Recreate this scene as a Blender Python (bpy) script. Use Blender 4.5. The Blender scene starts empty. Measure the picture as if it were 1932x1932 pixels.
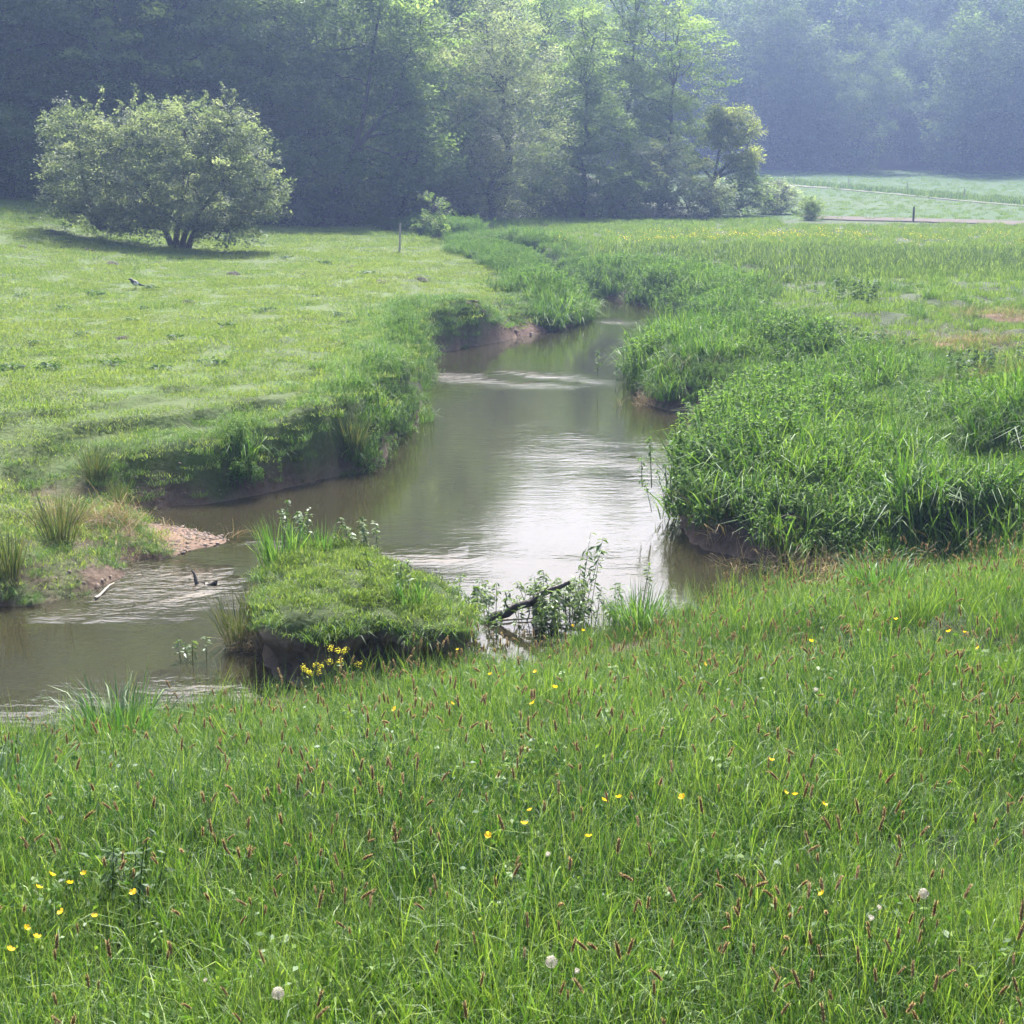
import bpy, math
import numpy as np
from mathutils import Vector

sc = bpy.context.scene
COL = sc.collection
rad = math.radians

# ------------------------------------------------------------------ camera
ZC, PITCH, F = 4.2, rad(12.5), 3000.0 / 1932.0        # metres above the water, downward tilt, focal length / width
cam_d = bpy.data.cameras.new('camera'); cam = bpy.data.objects.new('camera', cam_d); COL.objects.link(cam)
cam.location = (0, 0, ZC); cam.rotation_euler = (math.pi / 2 - PITCH, 0, 0)
cam_d.sensor_width = 36; cam_d.lens = 36 * F; cam_d.clip_start = 0.1; cam_d.clip_end = 2500
sc.camera = cam

# ------------------------------------------------------------------ sky and sun
SUN_EL, SUN_AZ = rad(51), rad(3)                       # sun ahead of the viewer (+Y), a little to the right
world = bpy.data.worlds.new('World'); sc.world = world; world.use_nodes = True
wn, wl = world.node_tree.nodes, world.node_tree.links
bg = wn['Background']; sky = wn.new('ShaderNodeTexSky'); sky.sky_type = 'NISHITA'; sky.sun_disc = False
sky.sun_elevation = SUN_EL; sky.sun_rotation = SUN_AZ; sky.air_density = 1.0; sky.dust_density = 7.0; sky.ozone_density = 1.0
wl.new(sky.outputs[0], bg.inputs[0]); bg.inputs[1].default_value = 0.15
sd = bpy.data.lights.new('sun', 'SUN'); sun = bpy.data.objects.new('sun', sd); COL.objects.link(sun)
sd.energy = 5.0; sd.angle = rad(0.55); sd.color = (1.0, 0.965, 0.90)
to_sun = Vector((math.sin(SUN_AZ) * math.cos(SUN_EL), math.cos(SUN_AZ) * math.cos(SUN_EL), math.sin(SUN_EL)))
sun.rotation_euler = to_sun.to_track_quat('Z', 'Y').to_euler()
vs = sc.view_settings; vs.view_transform = 'Standard'; vs.look = 'None'; vs.exposure = 1.45; vs.gamma = 1.0
cy = sc.cycles; cy.debug_use_spatial_splits = True
cy.max_bounces = 5; cy.diffuse_bounces = 3; cy.glossy_bounces = 2; cy.transmission_bounces = 4
cy.transparent_max_bounces = 4; cy.volume_bounces = 0; cy.use_denoising = True
cy.use_adaptive_sampling = True; cy.adaptive_threshold = .03; cy.adaptive_min_samples = 16
cy.caustics_reflective = False; cy.caustics_refractive = False; cy.sample_clamp_indirect = 4

# ------------------------------------------------------------------ numeric helpers
def sstep(a, b, x):
    t = np.clip((np.asarray(x, float) - a) / (b - a), 0, 1); return t * t * (3 - 2 * t)
def hash2(i, j, s):
    h = (i.astype(np.int64) * 374761393 + j.astype(np.int64) * 668265263 + s * 69069) & 0xFFFFFFFF
    h = ((h ^ (h >> 13)) * 1274126177) & 0xFFFFFFFF
    return ((h ^ (h >> 16)) & 0xFFFF) / 65535.0
def vnoise(x, y, s=0):
    x = np.asarray(x, float); y = np.asarray(y, float)
    i = np.floor(x); j = np.floor(y); u = x - i; v = y - j
    u = u * u * (3 - 2 * u); v = v * v * (3 - 2 * v)
    a = hash2(i, j, s); b = hash2(i + 1, j, s); c = hash2(i, j + 1, s); d = hash2(i + 1, j + 1, s)
    return (a * (1 - u) + b * u) * (1 - v) + (c * (1 - u) + d * u) * v
def fbm(x, y, s=0, o=3):
    r = 0; a = 0.5; n = 0
    for k in range(o):
        r = r + a * vnoise(x * 2 ** k, y * 2 ** k, s + k * 17); n += a; a *= .5
    return r / n
cP, sP = math.cos(PITCH), math.sin(PITCH)
def ray(px, py):
    u = (px - 966) / 3000.0; v = (966 - py) / 3000.0
    return np.array([u, cP + v * sP, -sP + v * cP])
def at(px, py, z=0.0):
    d = ray(px, py); t = (z - ZC) / d[2]; return np.array([d[0] * t, d[1] * t, z])
def atd(px, py, dist):
    d = ray(px, py); t = dist / d[1]; return np.array([d[0] * t, dist, ZC + d[2] * t])
def chaikin(P, n=1):
    P = np.array(P, float)
    for _ in range(n):
        Q = np.roll(P, -1, 0); P = np.stack([.75 * P + .25 * Q, .25 * P + .75 * Q], 1).reshape(-1, 2)
    return P
def sdf(P, x, y):
    """signed distance to a closed polygon, negative inside"""
    x = np.asarray(x, float); y = np.asarray(y, float)
    best = np.full(x.shape, 1e9); ins = np.zeros(x.shape, bool)
    for a, b in zip(P, np.roll(P, -1, 0)):
        ex, ey = b - a; l2 = ex * ex + ey * ey + 1e-12
        wx = x - a[0]; wy = y - a[1]
        t = np.clip((wx * ex + wy * ey) / l2, 0, 1)
        best = np.minimum(best, (wx - ex * t) ** 2 + (wy - ey * t) ** 2)
        if ey != 0:
            c = (a[1] <= y) != (b[1] <= y)
            ins ^= c & (x < a[0] + (y - a[1]) / ey * ex)
    d = np.sqrt(best); return np.where(ins, -d, d)

# ------------------------------------------------------------------ the river outline (waterline, z = 0)
near_px = [(0, 1425), (150, 1372), (300, 1362), (440, 1345), (600, 1300), (740, 1270), (880, 1256), (960, 1266), (1040, 1254),
           (1100, 1205), (1200, 1172), (1350, 1150), (1480, 1105), (1560, 1088), (1640, 1094)]
rest_px = [(1600, 1072), (1470, 1066), (1380, 1050), (1305, 1030), (1284, 1000), (1288, 950), (1302, 900), (1345, 860), (1388, 805), (1394, 789),
           (1340, 783), (1270, 775), (1212, 762), (1200, 735), (1206, 700), (1240, 660), (1300, 640), (1350, 620), (1346, 599), (1290, 590),
           (1230, 576), (1170, 566), (1100, 552), (1050, 535), (960, 515), (860, 500), (780, 485), (700, 473), (640, 468), (600, 466),
           (600, 471), (640, 475), (700, 482), (780, 497), (860, 513), (960, 535), (1060, 563), (1108, 582), (1114, 598), (1085, 613), (1050, 622),
           (985, 636), (940, 645), (870, 656), (806, 671), (800, 690), (797, 740), (785, 800), (755, 816), (735, 850), (715, 872), (690, 886),
           (600, 906), (500, 930), (400, 950), (300, 958), (240, 964), (250, 986), (320, 990), (380, 1001), (440, 1019), (400, 1031), (330, 1048),
           (232, 1062), (222, 1092), (140, 1127), (0, 1148)]
RIVER = [(-16, 8.4), (-9, 10.0)] + [at(*p)[:2] for p in near_px + rest_px] + [(-7, 14.9), (-10, 14.4), (-17, 13.2)]
RIVER = chaikin(RIVER, 1)
NEARX = np.array([-16, -9] + [at(*p)[0] for p in near_px] + [6, 40]); NEARY = np.array([8.4, 10.0] + [at(*p)[1] for p in near_px] + [15.6, 17])
def near_edge(x): return np.interp(x, NEARX, NEARY)
def river_d(x, y):
    x = np.asarray(x, float); y = np.asarray(y, float)
    return sdf(RIVER, x, y) + (fbm(x * 1.7, y * 1.7, 5) - .5) * .22 + (vnoise(x * 5, y * 5, 9) - .5) * .07

def wood_edge(x): return np.interp(x, [-60, -22, -10, -4, 0, 12, 60], [62, 64, 70, 78, 83, 84, 84])
BAR = at(300, 1012)[:2]; BARP_ = np.array([at(*p)[:2] for p in ((285, 1000), (300, 975), (460, 1010), (460, 1030), (350, 1052), (300, 1040))])
def height(x, y, d=None):
    x = np.asarray(x, float); y = np.asarray(y, float)
    if d is None: d = river_d(x, y)
    zp = 1.0 + .0042 * (np.clip(y, 20, 75) - 20)
    zp = zp + .55 * sstep(7, 24, -x) * sstep(17, 30, y) + .95 * sstep(9.5, 20, -x - .06 * (y - 50)) * sstep(30, 60, y)
    zp = zp - .12 * sstep(9, 4, y)
    # lower terrace of the left spur, sand spit far off
    spur = sstep(20.5, 18.6, y + .22 * (x + 6)) * sstep(13, 15, y) * sstep(-2.6, -3.6, x)
    zp = zp * (1 - .42 * spur)
    spit = sstep(37, 39, y) * sstep(52, 47, y) * sstep(-3.2, -2.0, x) * sstep(3.5, 2.5, x)
    zp = zp * (1 - .30 * spit)
    # relief
    far = sstep(60, 90, y)
    zp = zp + (fbm(x * .35, y * .35, 2) - .5) * .22 * (1 - far) * sstep(12, 18, y) + (fbm(x * 1.6, y * 1.6, 3) - .5) * .07 * sstep(45, 15, y)
    lb = sstep(.5, -.5, x) * sstep(15, 17, y) * sstep(40, 30, y)
    q = d + (fbm(x * .9, y * .9, 44) - .5) * 1.3
    zp = zp - lb * sstep(-2.6, -3.4, x) * (.17 * sstep(1.5, 1.3, q) + .08 * sstep(2.6, 2.4, q))
    rb = sstep(2.5, 4.5, x) * sstep(14, 17, y) * sstep(45, 36, y)
    zp = zp + rb * ((fbm(x * .8, y * .6, 31) - .5) * .45 - .1)
    zp = zp + .00026 * np.clip(y - 82, 0, 130) ** 2
    zp = zp - .42 * sstep(4.6, .9, d) * sstep(.8, 2.2, x) * sstep(14.6, 15.6, y) * sstep(62, 52, y)
    hillr = .36 * np.clip(y - 174, 0, 80)
    we = wood_edge(x)
    hilll = .46 * np.clip(y - we - 5, 0, 62) * sstep(16, -12, x + .12 * (y - 80)) * sstep(1, 9, d)
    zp = zp + np.maximum(hillr, hilll)
    # banks
    near = sstep(.9, .1, y - near_edge(x))
    wb = .42 + 3.8 * near + 1.3 * spur + 1.3 * spit + .6 * sstep(1, 2, x) * (1 - near)
    wb = wb * (.75 + .5 * vnoise(x * .9, y * .9, 41))
    t = np.clip(d / wb, 0, 1)
    prof = (1 - near) * (1 - (1 - t) ** 2.2) + near * t ** 1.35
    z = .03 + (zp - .03) * prof
    bar = np.exp(-(((x - BAR[0]) / .95) ** 2 + ((y - BAR[1]) / .7) ** 2))
    z = np.where(d > 0, z * (1 - .8 * sstep(.35, -.1, sdf(BARP_, x, y))) * (1 - 0 * bar * sstep(BAR[0] - .9, BAR[0] - .2, x)), z)
    return np.where(d > 0, z, np.maximum(-.55, d * .7 - .02))
TS = np.concatenate([np.arange(2, 30, .05), np.arange(30, 260, .3)])
def hit(px, py, off=0.0):
    """first point on the ground (plus off) along a photo ray"""
    d = ray(px, py); x = d[0] / d[1] * TS; z = ZC + d[2] / d[1] * TS
    g = np.maximum(height(x, TS), 0) + off
    k = np.argmax(z < g)
    return np.array([x[k], TS[k], g[k]])

# ------------------------------------------------------------------ mesh helpers
def mk_mesh(name, V, faces, attrs=None, smooth=False):
    """V (n,3); faces: list of index arrays of shape (m,3) or (m,4)"""
    V = np.asarray(V, np.float32); me = bpy.data.meshes.new(name)
    faces = [np.asarray(f, np.int32) for f in faces if len(f)]
    li = np.concatenate([f.ravel() for f in faces])
    tot = np.concatenate([np.full(len(f), f.shape[1], np.int32) for f in faces])
    st = np.concatenate([[0], np.cumsum(tot)[:-1]]).astype(np.int32)
    me.vertices.add(len(V)); me.vertices.foreach_set('co', V.ravel())
    me.loops.add(len(li)); me.loops.foreach_set('vertex_index', li)
    me.polygons.add(len(tot)); me.polygons.foreach_set('loop_start', st)
    if smooth: me.polygons.foreach_set('use_smooth', np.ones(len(tot), bool))
    me.update(calc_edges=True); me.validate()
    for k, a in (attrs or {}).items():
        a = np.asarray(a, np.float32)
        if a.ndim == 2:
            if a.shape[1] == 3: a = np.concatenate([a, np.ones((len(a), 1), np.float32)], 1)
            at_ = me.color_attributes.new(k, 'FLOAT_COLOR', 'POINT'); at_.data.foreach_set('color', a.ravel())
        else:
            at_ = me.attributes.new(k, 'FLOAT', 'POINT'); at_.data.foreach_set('value', a)
    return me
class Geo:
    def __init__(s): s.V = []; s.F = {3: [], 4: []}; s.A = []; s.n = 0
    def add(s, V, F, a=0.0):
        V = np.asarray(V, float).reshape(-1, 3); F = np.asarray(F, int)
        s.V.append(V); s.F[F.shape[1]].append(F + s.n)
        s.A.append(np.full(len(V), a) if np.isscalar(a) else np.asarray(a, float)); s.n += len(V)
        return s
    def add2(s, V, Q, T, a):
        V = np.asarray(V, float); n0 = s.n; s.add(V, Q, a)
        if len(T): s.F[3].append(np.asarray(T, int) + n0)
        return s
    def merge(s, o):
        n0 = s.n; s.V += o.V; s.A += o.A; s.n += o.n
        for k in (3, 4): s.F[k] += [f + n0 for f in o.F[k]]
        return s
    def mesh(s, name, smooth=False):
        return mk_mesh(name, np.concatenate(s.V), [np.concatenate(s.F[k]) for k in (3, 4) if s.F[k]], {'v': np.concatenate(s.A)}, smooth)
def tube(pts, rads, n=6, a=0.0, cap=True):
    pts = np.asarray(pts, float); g = Geo(); k = len(pts); rads = np.broadcast_to(rads, (k,))
    tan = np.gradient(pts, axis=0); V = []
    for p, t, r in zip(pts, tan, rads):
        t = t / (np.linalg.norm(t) + 1e-9); u = np.cross(t, [.13, .97, .2] if abs(t[1]) < .9 else [1, 0, 0]); u /= np.linalg.norm(u); w = np.cross(t, u)
        for i in range(n):
            an = 2 * math.pi * i / n; V.append(p + r * (math.cos(an) * u + math.sin(an) * w))
    Q = [(j * n + i, j * n + (i + 1) % n, (j + 1) * n + (i + 1) % n, (j + 1) * n + i) for j in range(k - 1) for i in range(n)]
    g.add(V, Q, a)
    if cap:
        V2 = [pts[-1]] + V[-n:]; g.add(V2, [(0, 1 + i, 1 + (i + 1) % n) for i in range(n)], a)
    return g
def blades(rng, n, R, h, w, lean=.3, curve=.3, az=None, azs=math.pi, base=None, vshift=0.0, out=0.0):
    """n grass blades rooted in a disc of radius R: 4 cross sections, pointed tip"""
    r = R * np.sqrt(rng.random(n)); th = rng.random(n) * 2 * math.pi
    B = np.stack([r * np.cos(th), r * np.sin(th), np.zeros(n)], 1) if base is None else base
    A = rng.random(n) * 2 * math.pi if az is None else az + (rng.random(n) * 2 - 1) * azs
    A = np.where(rng.random(n) < out, th, A)
    H = h[0] + (h[1] - h[0]) * rng.random(n); W = w[0] + (w[1] - w[0]) * rng.random(n)
    L = lean * (.3 + rng.random(n)); C = curve * rng.random(n) ** 1.3
    D = np.stack([np.cos(A), np.sin(A), np.zeros(n)], 1)
    tw = A + math.pi / 2 + rng.normal(0, .7, n); S = np.stack([np.cos(tw), np.sin(tw), np.zeros(n)], 1)
    V = []; tt = (0, .38, .72, 1.0); ww = (.75, 1.0, .7, 0)
    for t, q in zip(tt, ww):
        hor = L * t + C * t ** 2.6; ver = t * np.sqrt(np.maximum(.15, 1 - .35 * hor ** 2)) - .55 * C * t ** 4
        c = B + D * (hor * H)[:, None] + np.array([0, 0, 1.0]) * (ver * H)[:, None]
        if q > 0: V += [c - S * (W * q * .5)[:, None], c + S * (W * q * .5)[:, None]]
        else: V += [c]
    V = np.stack(V, 1).reshape(-1, 3); o = (np.arange(n) * 7)[:, None]
    Q = np.concatenate([o + [0, 1, 3, 2], o + [2, 3, 5, 4]]); T = o + [4, 5, 6]
    v = np.repeat(np.clip(rng.random(n) + vshift, 0, 1), 7)
    return Geo().add2(V, Q, T, v)
def leaves(rng, P, N, size, asp=.55, vv=None, D=None):
    """pointed four-cornered leaves at P, facing N"""
    n = len(P); N = N / (np.linalg.norm(N, axis=1, keepdims=True) + 1e-9)
    D = rng.normal(0, 1, (n, 3)) if D is None else D
    U = D - N * (D * N).sum(1, keepdims=True); U /= np.linalg.norm(U, axis=1, keepdims=True) + 1e-9
    Wd = np.cross(N, U); s = (size[0] + (size[1] - size[0]) * rng.random(n))[:, None]
    V = np.stack([P - U * s * .5, P + Wd * s * asp * .5 + U * s * .05 + N * s * .06, P + U * s * .5 - N * s * .06, P - Wd * s * asp * .5 + U * s * .05 + N * s * .06], 1).reshape(-1, 3)
    o = (np.arange(n) * 4)[:, None]
    v = rng.random(n) if vv is None else vv
    return Geo().add(V, o + [0, 1, 2, 3], np.repeat(v, 4))

# ------------------------------------------------------------------ materials
def new_mat(name):
    m = bpy.data.materials.new(name); m.use_nodes = True; nt = m.node_tree
    nt.nodes.clear(); out = nt.nodes.new('ShaderNodeOutputMaterial'); return m, nt, out
def N(nt, t, **kw):
    n = nt.nodes.new(t)
    for k, v in kw.items(): setattr(n, k, v)
    return n
def mixc(nt, fac, a, b, mode='MIX'):
    n = nt.nodes.new('ShaderNodeMix'); n.data_type = 'RGBA'; n.blend_type = mode
    for s, v in ((0, fac), (6, a), (7, b)):
        if hasattr(v, 'is_linked') or isinstance(v, bpy.types.NodeSocket): nt.links.new(v, n.inputs[s])
        else: n.inputs[s].default_value = v if s == 0 else (*v, 1)
    return n.outputs[2]
def math_(nt, op, a, b=0.0):
    n = nt.nodes.new('ShaderNodeMath'); n.operation = op
    for i, v in enumerate((a, b)):
        if isinstance(v, bpy.types.NodeSocket): nt.links.new(v, n.inputs[i])
        else: n.inputs[i].default_value = v
    return n.outputs[0]
def leaf_mat(name, c1, c2, c3, trans=.45, gloss=.05, rough=.5, src='INSTANCER', tcol=(1.2, 1.28, .68)):
    """c1..c2 from plant to plant, c3 on some blades or leaves; light shines through"""
    m, nt, out = new_mat(name)
    if src == 'INSTANCER':
        a = N(nt, 'ShaderNodeAttribute', attribute_type='INSTANCER', attribute_name='tint'); t = a.outputs['Fac']
    else:
        t = N(nt, 'ShaderNodeObjectInfo').outputs['Random']
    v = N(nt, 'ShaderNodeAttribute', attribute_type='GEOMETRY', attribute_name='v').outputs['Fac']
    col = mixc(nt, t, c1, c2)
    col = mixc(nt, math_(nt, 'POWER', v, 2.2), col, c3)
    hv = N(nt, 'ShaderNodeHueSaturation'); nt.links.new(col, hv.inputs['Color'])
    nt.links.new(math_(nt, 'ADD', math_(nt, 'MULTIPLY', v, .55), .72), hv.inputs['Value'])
    col = hv.outputs[0]
    d = N(nt, 'ShaderNodeBsdfDiffuse'); nt.links.new(col, d.inputs[0])
    tr = N(nt, 'ShaderNodeBsdfTranslucent'); nt.links.new(mixc(nt, 1.0, col, tcol, 'MULTIPLY'), tr.inputs[0])
    ms = N(nt, 'ShaderNodeMixShader'); ms.inputs[0].default_value = trans
    nt.links.new(d.outputs[0], ms.inputs[1]); nt.links.new(tr.outputs[0], ms.inputs[2])
    g = N(nt, 'ShaderNodeBsdfAnisotropic'); g.inputs['Roughness'].default_value = rough; g.inputs[0].default_value = (.9, .95, 1, 1)
    m2 = N(nt, 'ShaderNodeMixShader'); m2.inputs[0].default_value = gloss * .45
    nt.links.new(ms.outputs[0], m2.inputs[1]); nt.links.new(g.outputs[0], m2.inputs[2]); nt.links.new(m2.outputs[0], out.inputs[0])
    return m
def plain_mat(name, c1, c2, scale=8.0, rough=.85, bump=.3, stretch=(1, 1, 1), trans=0.0):
    m, nt, out = new_mat(name)
    tc = N(nt, 'ShaderNodeTexCoord'); mp = N(nt, 'ShaderNodeMapping'); mp.inputs['Scale'].default_value = stretch
    nt.links.new(tc.outputs['Object'], mp.inputs[0])
    nz = N(nt, 'ShaderNodeTexNoise'); nz.inputs['Scale'].default_value = scale; nz.inputs['Detail'].default_value = 5
    nt.links.new(mp.outputs[0], nz.inputs[0])
    p = N(nt, 'ShaderNodeBsdfPrincipled'); p.inputs['Roughness'].default_value = rough
    nt.links.new(mixc(nt, nz.outputs['Fac'], c1, c2), p.inputs['Base Color'])
    b = N(nt, 'ShaderNodeBump'); b.inputs['Strength'].default_value = bump; b.inputs['Distance'].default_value = .05
    nt.links.new(nz.outputs['Fac'], b.inputs['Height']); nt.links.new(b.outputs[0], p.inputs['Normal'])
    nt.links.new(p.outputs[0], out.inputs[0])
    return m
def ground_mat():
    m, nt, out = new_mat('ground')
    c = N(nt, 'ShaderNodeAttribute', attribute_type='GEOMETRY', attribute_name='Col')
    tc = N(nt, 'ShaderNodeTexCoord')
    n1 = N(nt, 'ShaderNodeTexNoise'); n1.inputs['Scale'].default_value = 1.3; n1.inputs['Detail'].default_value = 8; n1.inputs['Roughness'].default_value = .65
    n2 = N(nt, 'ShaderNodeTexNoise'); n2.inputs['Scale'].default_value = 14; n2.inputs['Detail'].default_value = 4
    for n in (n1, n2): nt.links.new(tc.outputs['Object'], n.inputs[0])
    f = math_(nt, 'ADD', math_(nt, 'MULTIPLY', n1.outputs['Fac'], 1.0), math_(nt, 'MULTIPLY', n2.outputs['Fac'], .7))
    hv = N(nt, 'ShaderNodeHueSaturation'); nt.links.new(c.outputs['Color'], hv.inputs['Color'])
    nt.links.new(math_(nt, 'ADD', f, .15), hv.inputs['Value'])
    nt.links.new(math_(nt, 'ADD', math_(nt, 'MULTIPLY', n1.outputs['Fac'], .06), .47), hv.inputs['Hue'])
    p = N(nt, 'ShaderNodeBsdfPrincipled'); p.inputs['Roughness'].default_value = .9; p.inputs['Specular IOR Level'].default_value = .2
    nt.links.new(hv.outputs[0], p.inputs['Base Color'])
    b = N(nt, 'ShaderNodeBump'); b.inputs['Strength'].default_value = .6; b.inputs['Distance'].default_value = .06
    nt.links.new(f, b.inputs['Height']); nt.links.new(b.outputs[0], p.inputs['Normal']); nt.links.new(p.outputs[0], out.inputs[0])
    return m
def water_mat():
    m, nt, out = new_mat('river_water')
    rip = N(nt, 'ShaderNodeAttribute', attribute_type='GEOMETRY', attribute_name='rip').outputs['Fac']
    tc = N(nt, 'ShaderNodeTexCoord')
    def noise(sx, sy, sc_, det, rot=0.0, dist=0.0):
        mp = N(nt, 'ShaderNodeMapping'); mp.inputs['Scale'].default_value = (sx, sy, 1); mp.inputs['Rotation'].default_value = (0, 0, rot)
        nt.links.new(tc.outputs['Object'], mp.inputs[0]); n = N(nt, 'ShaderNodeTexNoise'); n.inputs['Scale'].default_value = sc_
        n.inputs['Detail'].default_value = det; n.inputs['Distortion'].default_value = dist
        nt.links.new(mp.outputs[0], n.inputs[0]); return n.outputs['Fac']
    a = noise(1.0, 2.2, 3.2, 2, .08, .3); b = noise(1.0, 1.7, 11, 2, -.1); c = noise(.5, .9, .9, 2)
    patch = math_(nt, 'POWER', noise(.35, 1.3, 1.1, 3, .05), 2.0)
    fine = math_(nt, 'MULTIPLY', b, math_(nt, 'ADD', math_(nt, 'MULTIPLY', patch, .9), .05))
    hgt = math_(nt, 'ADD', math_(nt, 'MULTIPLY', a, .5), math_(nt, 'ADD', fine, math_(nt, 'MULTIPLY', c, .5)))
    amp = math_(nt, 'ADD', math_(nt, 'MULTIPLY', rip, 1.6), .038)
    bp = N(nt, 'ShaderNodeBump'); bp.inputs['Distance'].default_value = .035; nt.links.new(math_(nt, 'MULTIPLY', hgt, amp), bp.inputs['Height'])
    bp.inputs['Strength'].default_value = .8
    p = N(nt, 'ShaderNodeBsdfPrincipled'); p.inputs['IOR'].default_value = 1.333; p.inputs['Roughness'].default_value = .03
    nt.links.new(mixc(nt, c, (.020, .0185, .0105), (.027, .0245, .014)), p.inputs['Base Color'])
    nt.links.new(bp.outputs[0], p.inputs['Normal']); nt.links.new(p.outputs[0], out.inputs[0])
    return m
M = {}
M['ground'] = ground_mat(); M['water'] = water_mat()
M['meadow'] = leaf_mat('meadow_grass', (.022, .086, .016), (.080, .172, .022), (.17, .235, .045), .44, .05)
M['pasture'] = leaf_mat('pasture_grass', (.115, .205, .038), (.168, .235, .048), (.21, .225, .075), .47, .03)
M['turf'] = leaf_mat('islet_turf', (.095, .175, .03), (.14, .21, .036), (.19, .225, .06), .48, .03)
M['reed'] = leaf_mat('bank_grass', (.034, .104, .020), (.09, .18, .028), (.15, .22, .045), .5, .05)
M['hay'] = leaf_mat('hay_meadow_grass', (.05, .095, .038), (.12, .20, .04), (.16, .215, .06), .5, .04)
M['nettle'] = leaf_mat('bank_herbs', (.034, .10, .020), (.085, .175, .032), (.13, .205, .045), .52, .03)
M['rush'] = leaf_mat('rush', (.04, .075, .025), (.07, .11, .035), (.17, .15, .07), .3, .05, src='OBJECT')
M['tuft'] = leaf_mat('tuft_grass', (.04, .12, .022), (.065, .15, .028), (.12, .19, .045), .48, .07, src='OBJECT')
M['weed'] = leaf_mat('dock_leaves', (.035, .082, .024), (.05, .10, .032), (.08, .13, .045), .42, .04, src='OBJECT')
M['willow'] = leaf_mat('willow_leaves', (.05, .105, .025), (.07, .12, .03), (.11, .16, .05), .42, .08, src='OBJECT')
M['leaf'] = leaf_mat('tree_leaves', (.085, .145, .042), (.115, .175, .055), (.155, .205, .075), .56, .04, src='OBJECT', tcol=(1.85, 1.85, 1.25))
M['leaf_far'] = leaf_mat('hill_leaves', (.035, .07, .024), (.085, .13, .04), (.10, .14, .05), .5, .03, tcol=(1.5, 1.5, .9))  # leaf colour darkened to stand in for the shaded sides of the crowns
M['leaf_oak'] = leaf_mat('young_oak_leaves', (.20, .235, .06), (.22, .245, .065), (.24, .25, .085), .55, .04, src='OBJECT', tcol=(1.55, 1.75, 1.0))
M['leaf_pale'] = leaf_mat('silvery_leaves', (.13, .175, .095), (.145, .185, .105), (.19, .22, .14), .52, .05, src='OBJECT', tcol=(1.75, 1.75, 1.05))
M['leaf_haw'] = leaf_mat('hawthorn_leaves', (.105, .15, .07), (.115, .155, .075), (.19, .215, .13), .5, .05, src='OBJECT', tcol=(1.8, 1.8, 1.2))
M['dead'] = leaf_mat('dry_stalks', (.20, .15, .085), (.16, .115, .065), (.27, .21, .13), .3, .03)
M['bark'] = plain_mat('bark', (.035, .028, .022), (.10, .085, .07), 9, .9, .6, (1, 1, .25))
M['wood'] = plain_mat('weathered_wood', (.26, .22, .17), (.46, .41, .34), 14, .85, .4, (1, 1, .15))
M['darkwood'] = plain_mat('wet_driftwood', (.018, .014, .012), (.06, .048, .04), 20, .55, .6, (1, 1, .3))
M['head'] = leaf_mat('foxtail_heads', (.17, .105, .05), (.25, .175, .085), (.40, .32, .18), .45, .02, tcol=(1.1, 1.0, .8))
M['head_o'] = leaf_mat('foxtail_heads_near', (.17, .105, .05), (.25, .175, .085), (.40, .32, .18), .45, .02, src='OBJECT', tcol=(1.1, 1.0, .8))
M['stem'] = leaf_mat('green_stems', (.07, .13, .03), (.10, .15, .04), (.13, .17, .05), .3, .05, src='OBJECT')
M['yellow'] = leaf_mat('buttercup_petals', (.75, .50, .012), (.8, .56, .02), (.85, .62, .03), .4, .06, src='OBJECT', tcol=(1.1, 1.05, .8))
M['mustard'] = leaf_mat('mustard_petals', (.62, .56, .03), (.66, .60, .04), (.7, .64, .06), .4, .03, src='OBJECT', tcol=(1.1, 1.1, .8))
M['yellow_far'] = leaf_mat('far_buttercup_petals', (.70, .52, .02), (.75, .58, .03), (.8, .62, .05), .4, .03, tcol=(1.1, 1.05, .8))
M['white'] = leaf_mat('dandelion_fluff', (.60, .56, .47), (.64, .60, .52), (.70, .66, .58), .4, .02, src='OBJECT', tcol=(1, 1, 1))
M['track'] = plain_mat('gravel_track', (.075, .08, .055), (.11, .112, .085), 2, .95, .2)
M['dirt'] = plain_mat('bare_dirt', (.030, .021, .017), (.048, .034, .028), 2, .95, .3)
M['pebble'] = plain_mat('pebble_stone', (.085, .06, .048), (.17, .125, .10), 30, .8, .2)
M['mound'] = plain_mat('molehill_earth', (.016, .016, .008), (.03, .03, .014), 12, .95, .6)

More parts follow.
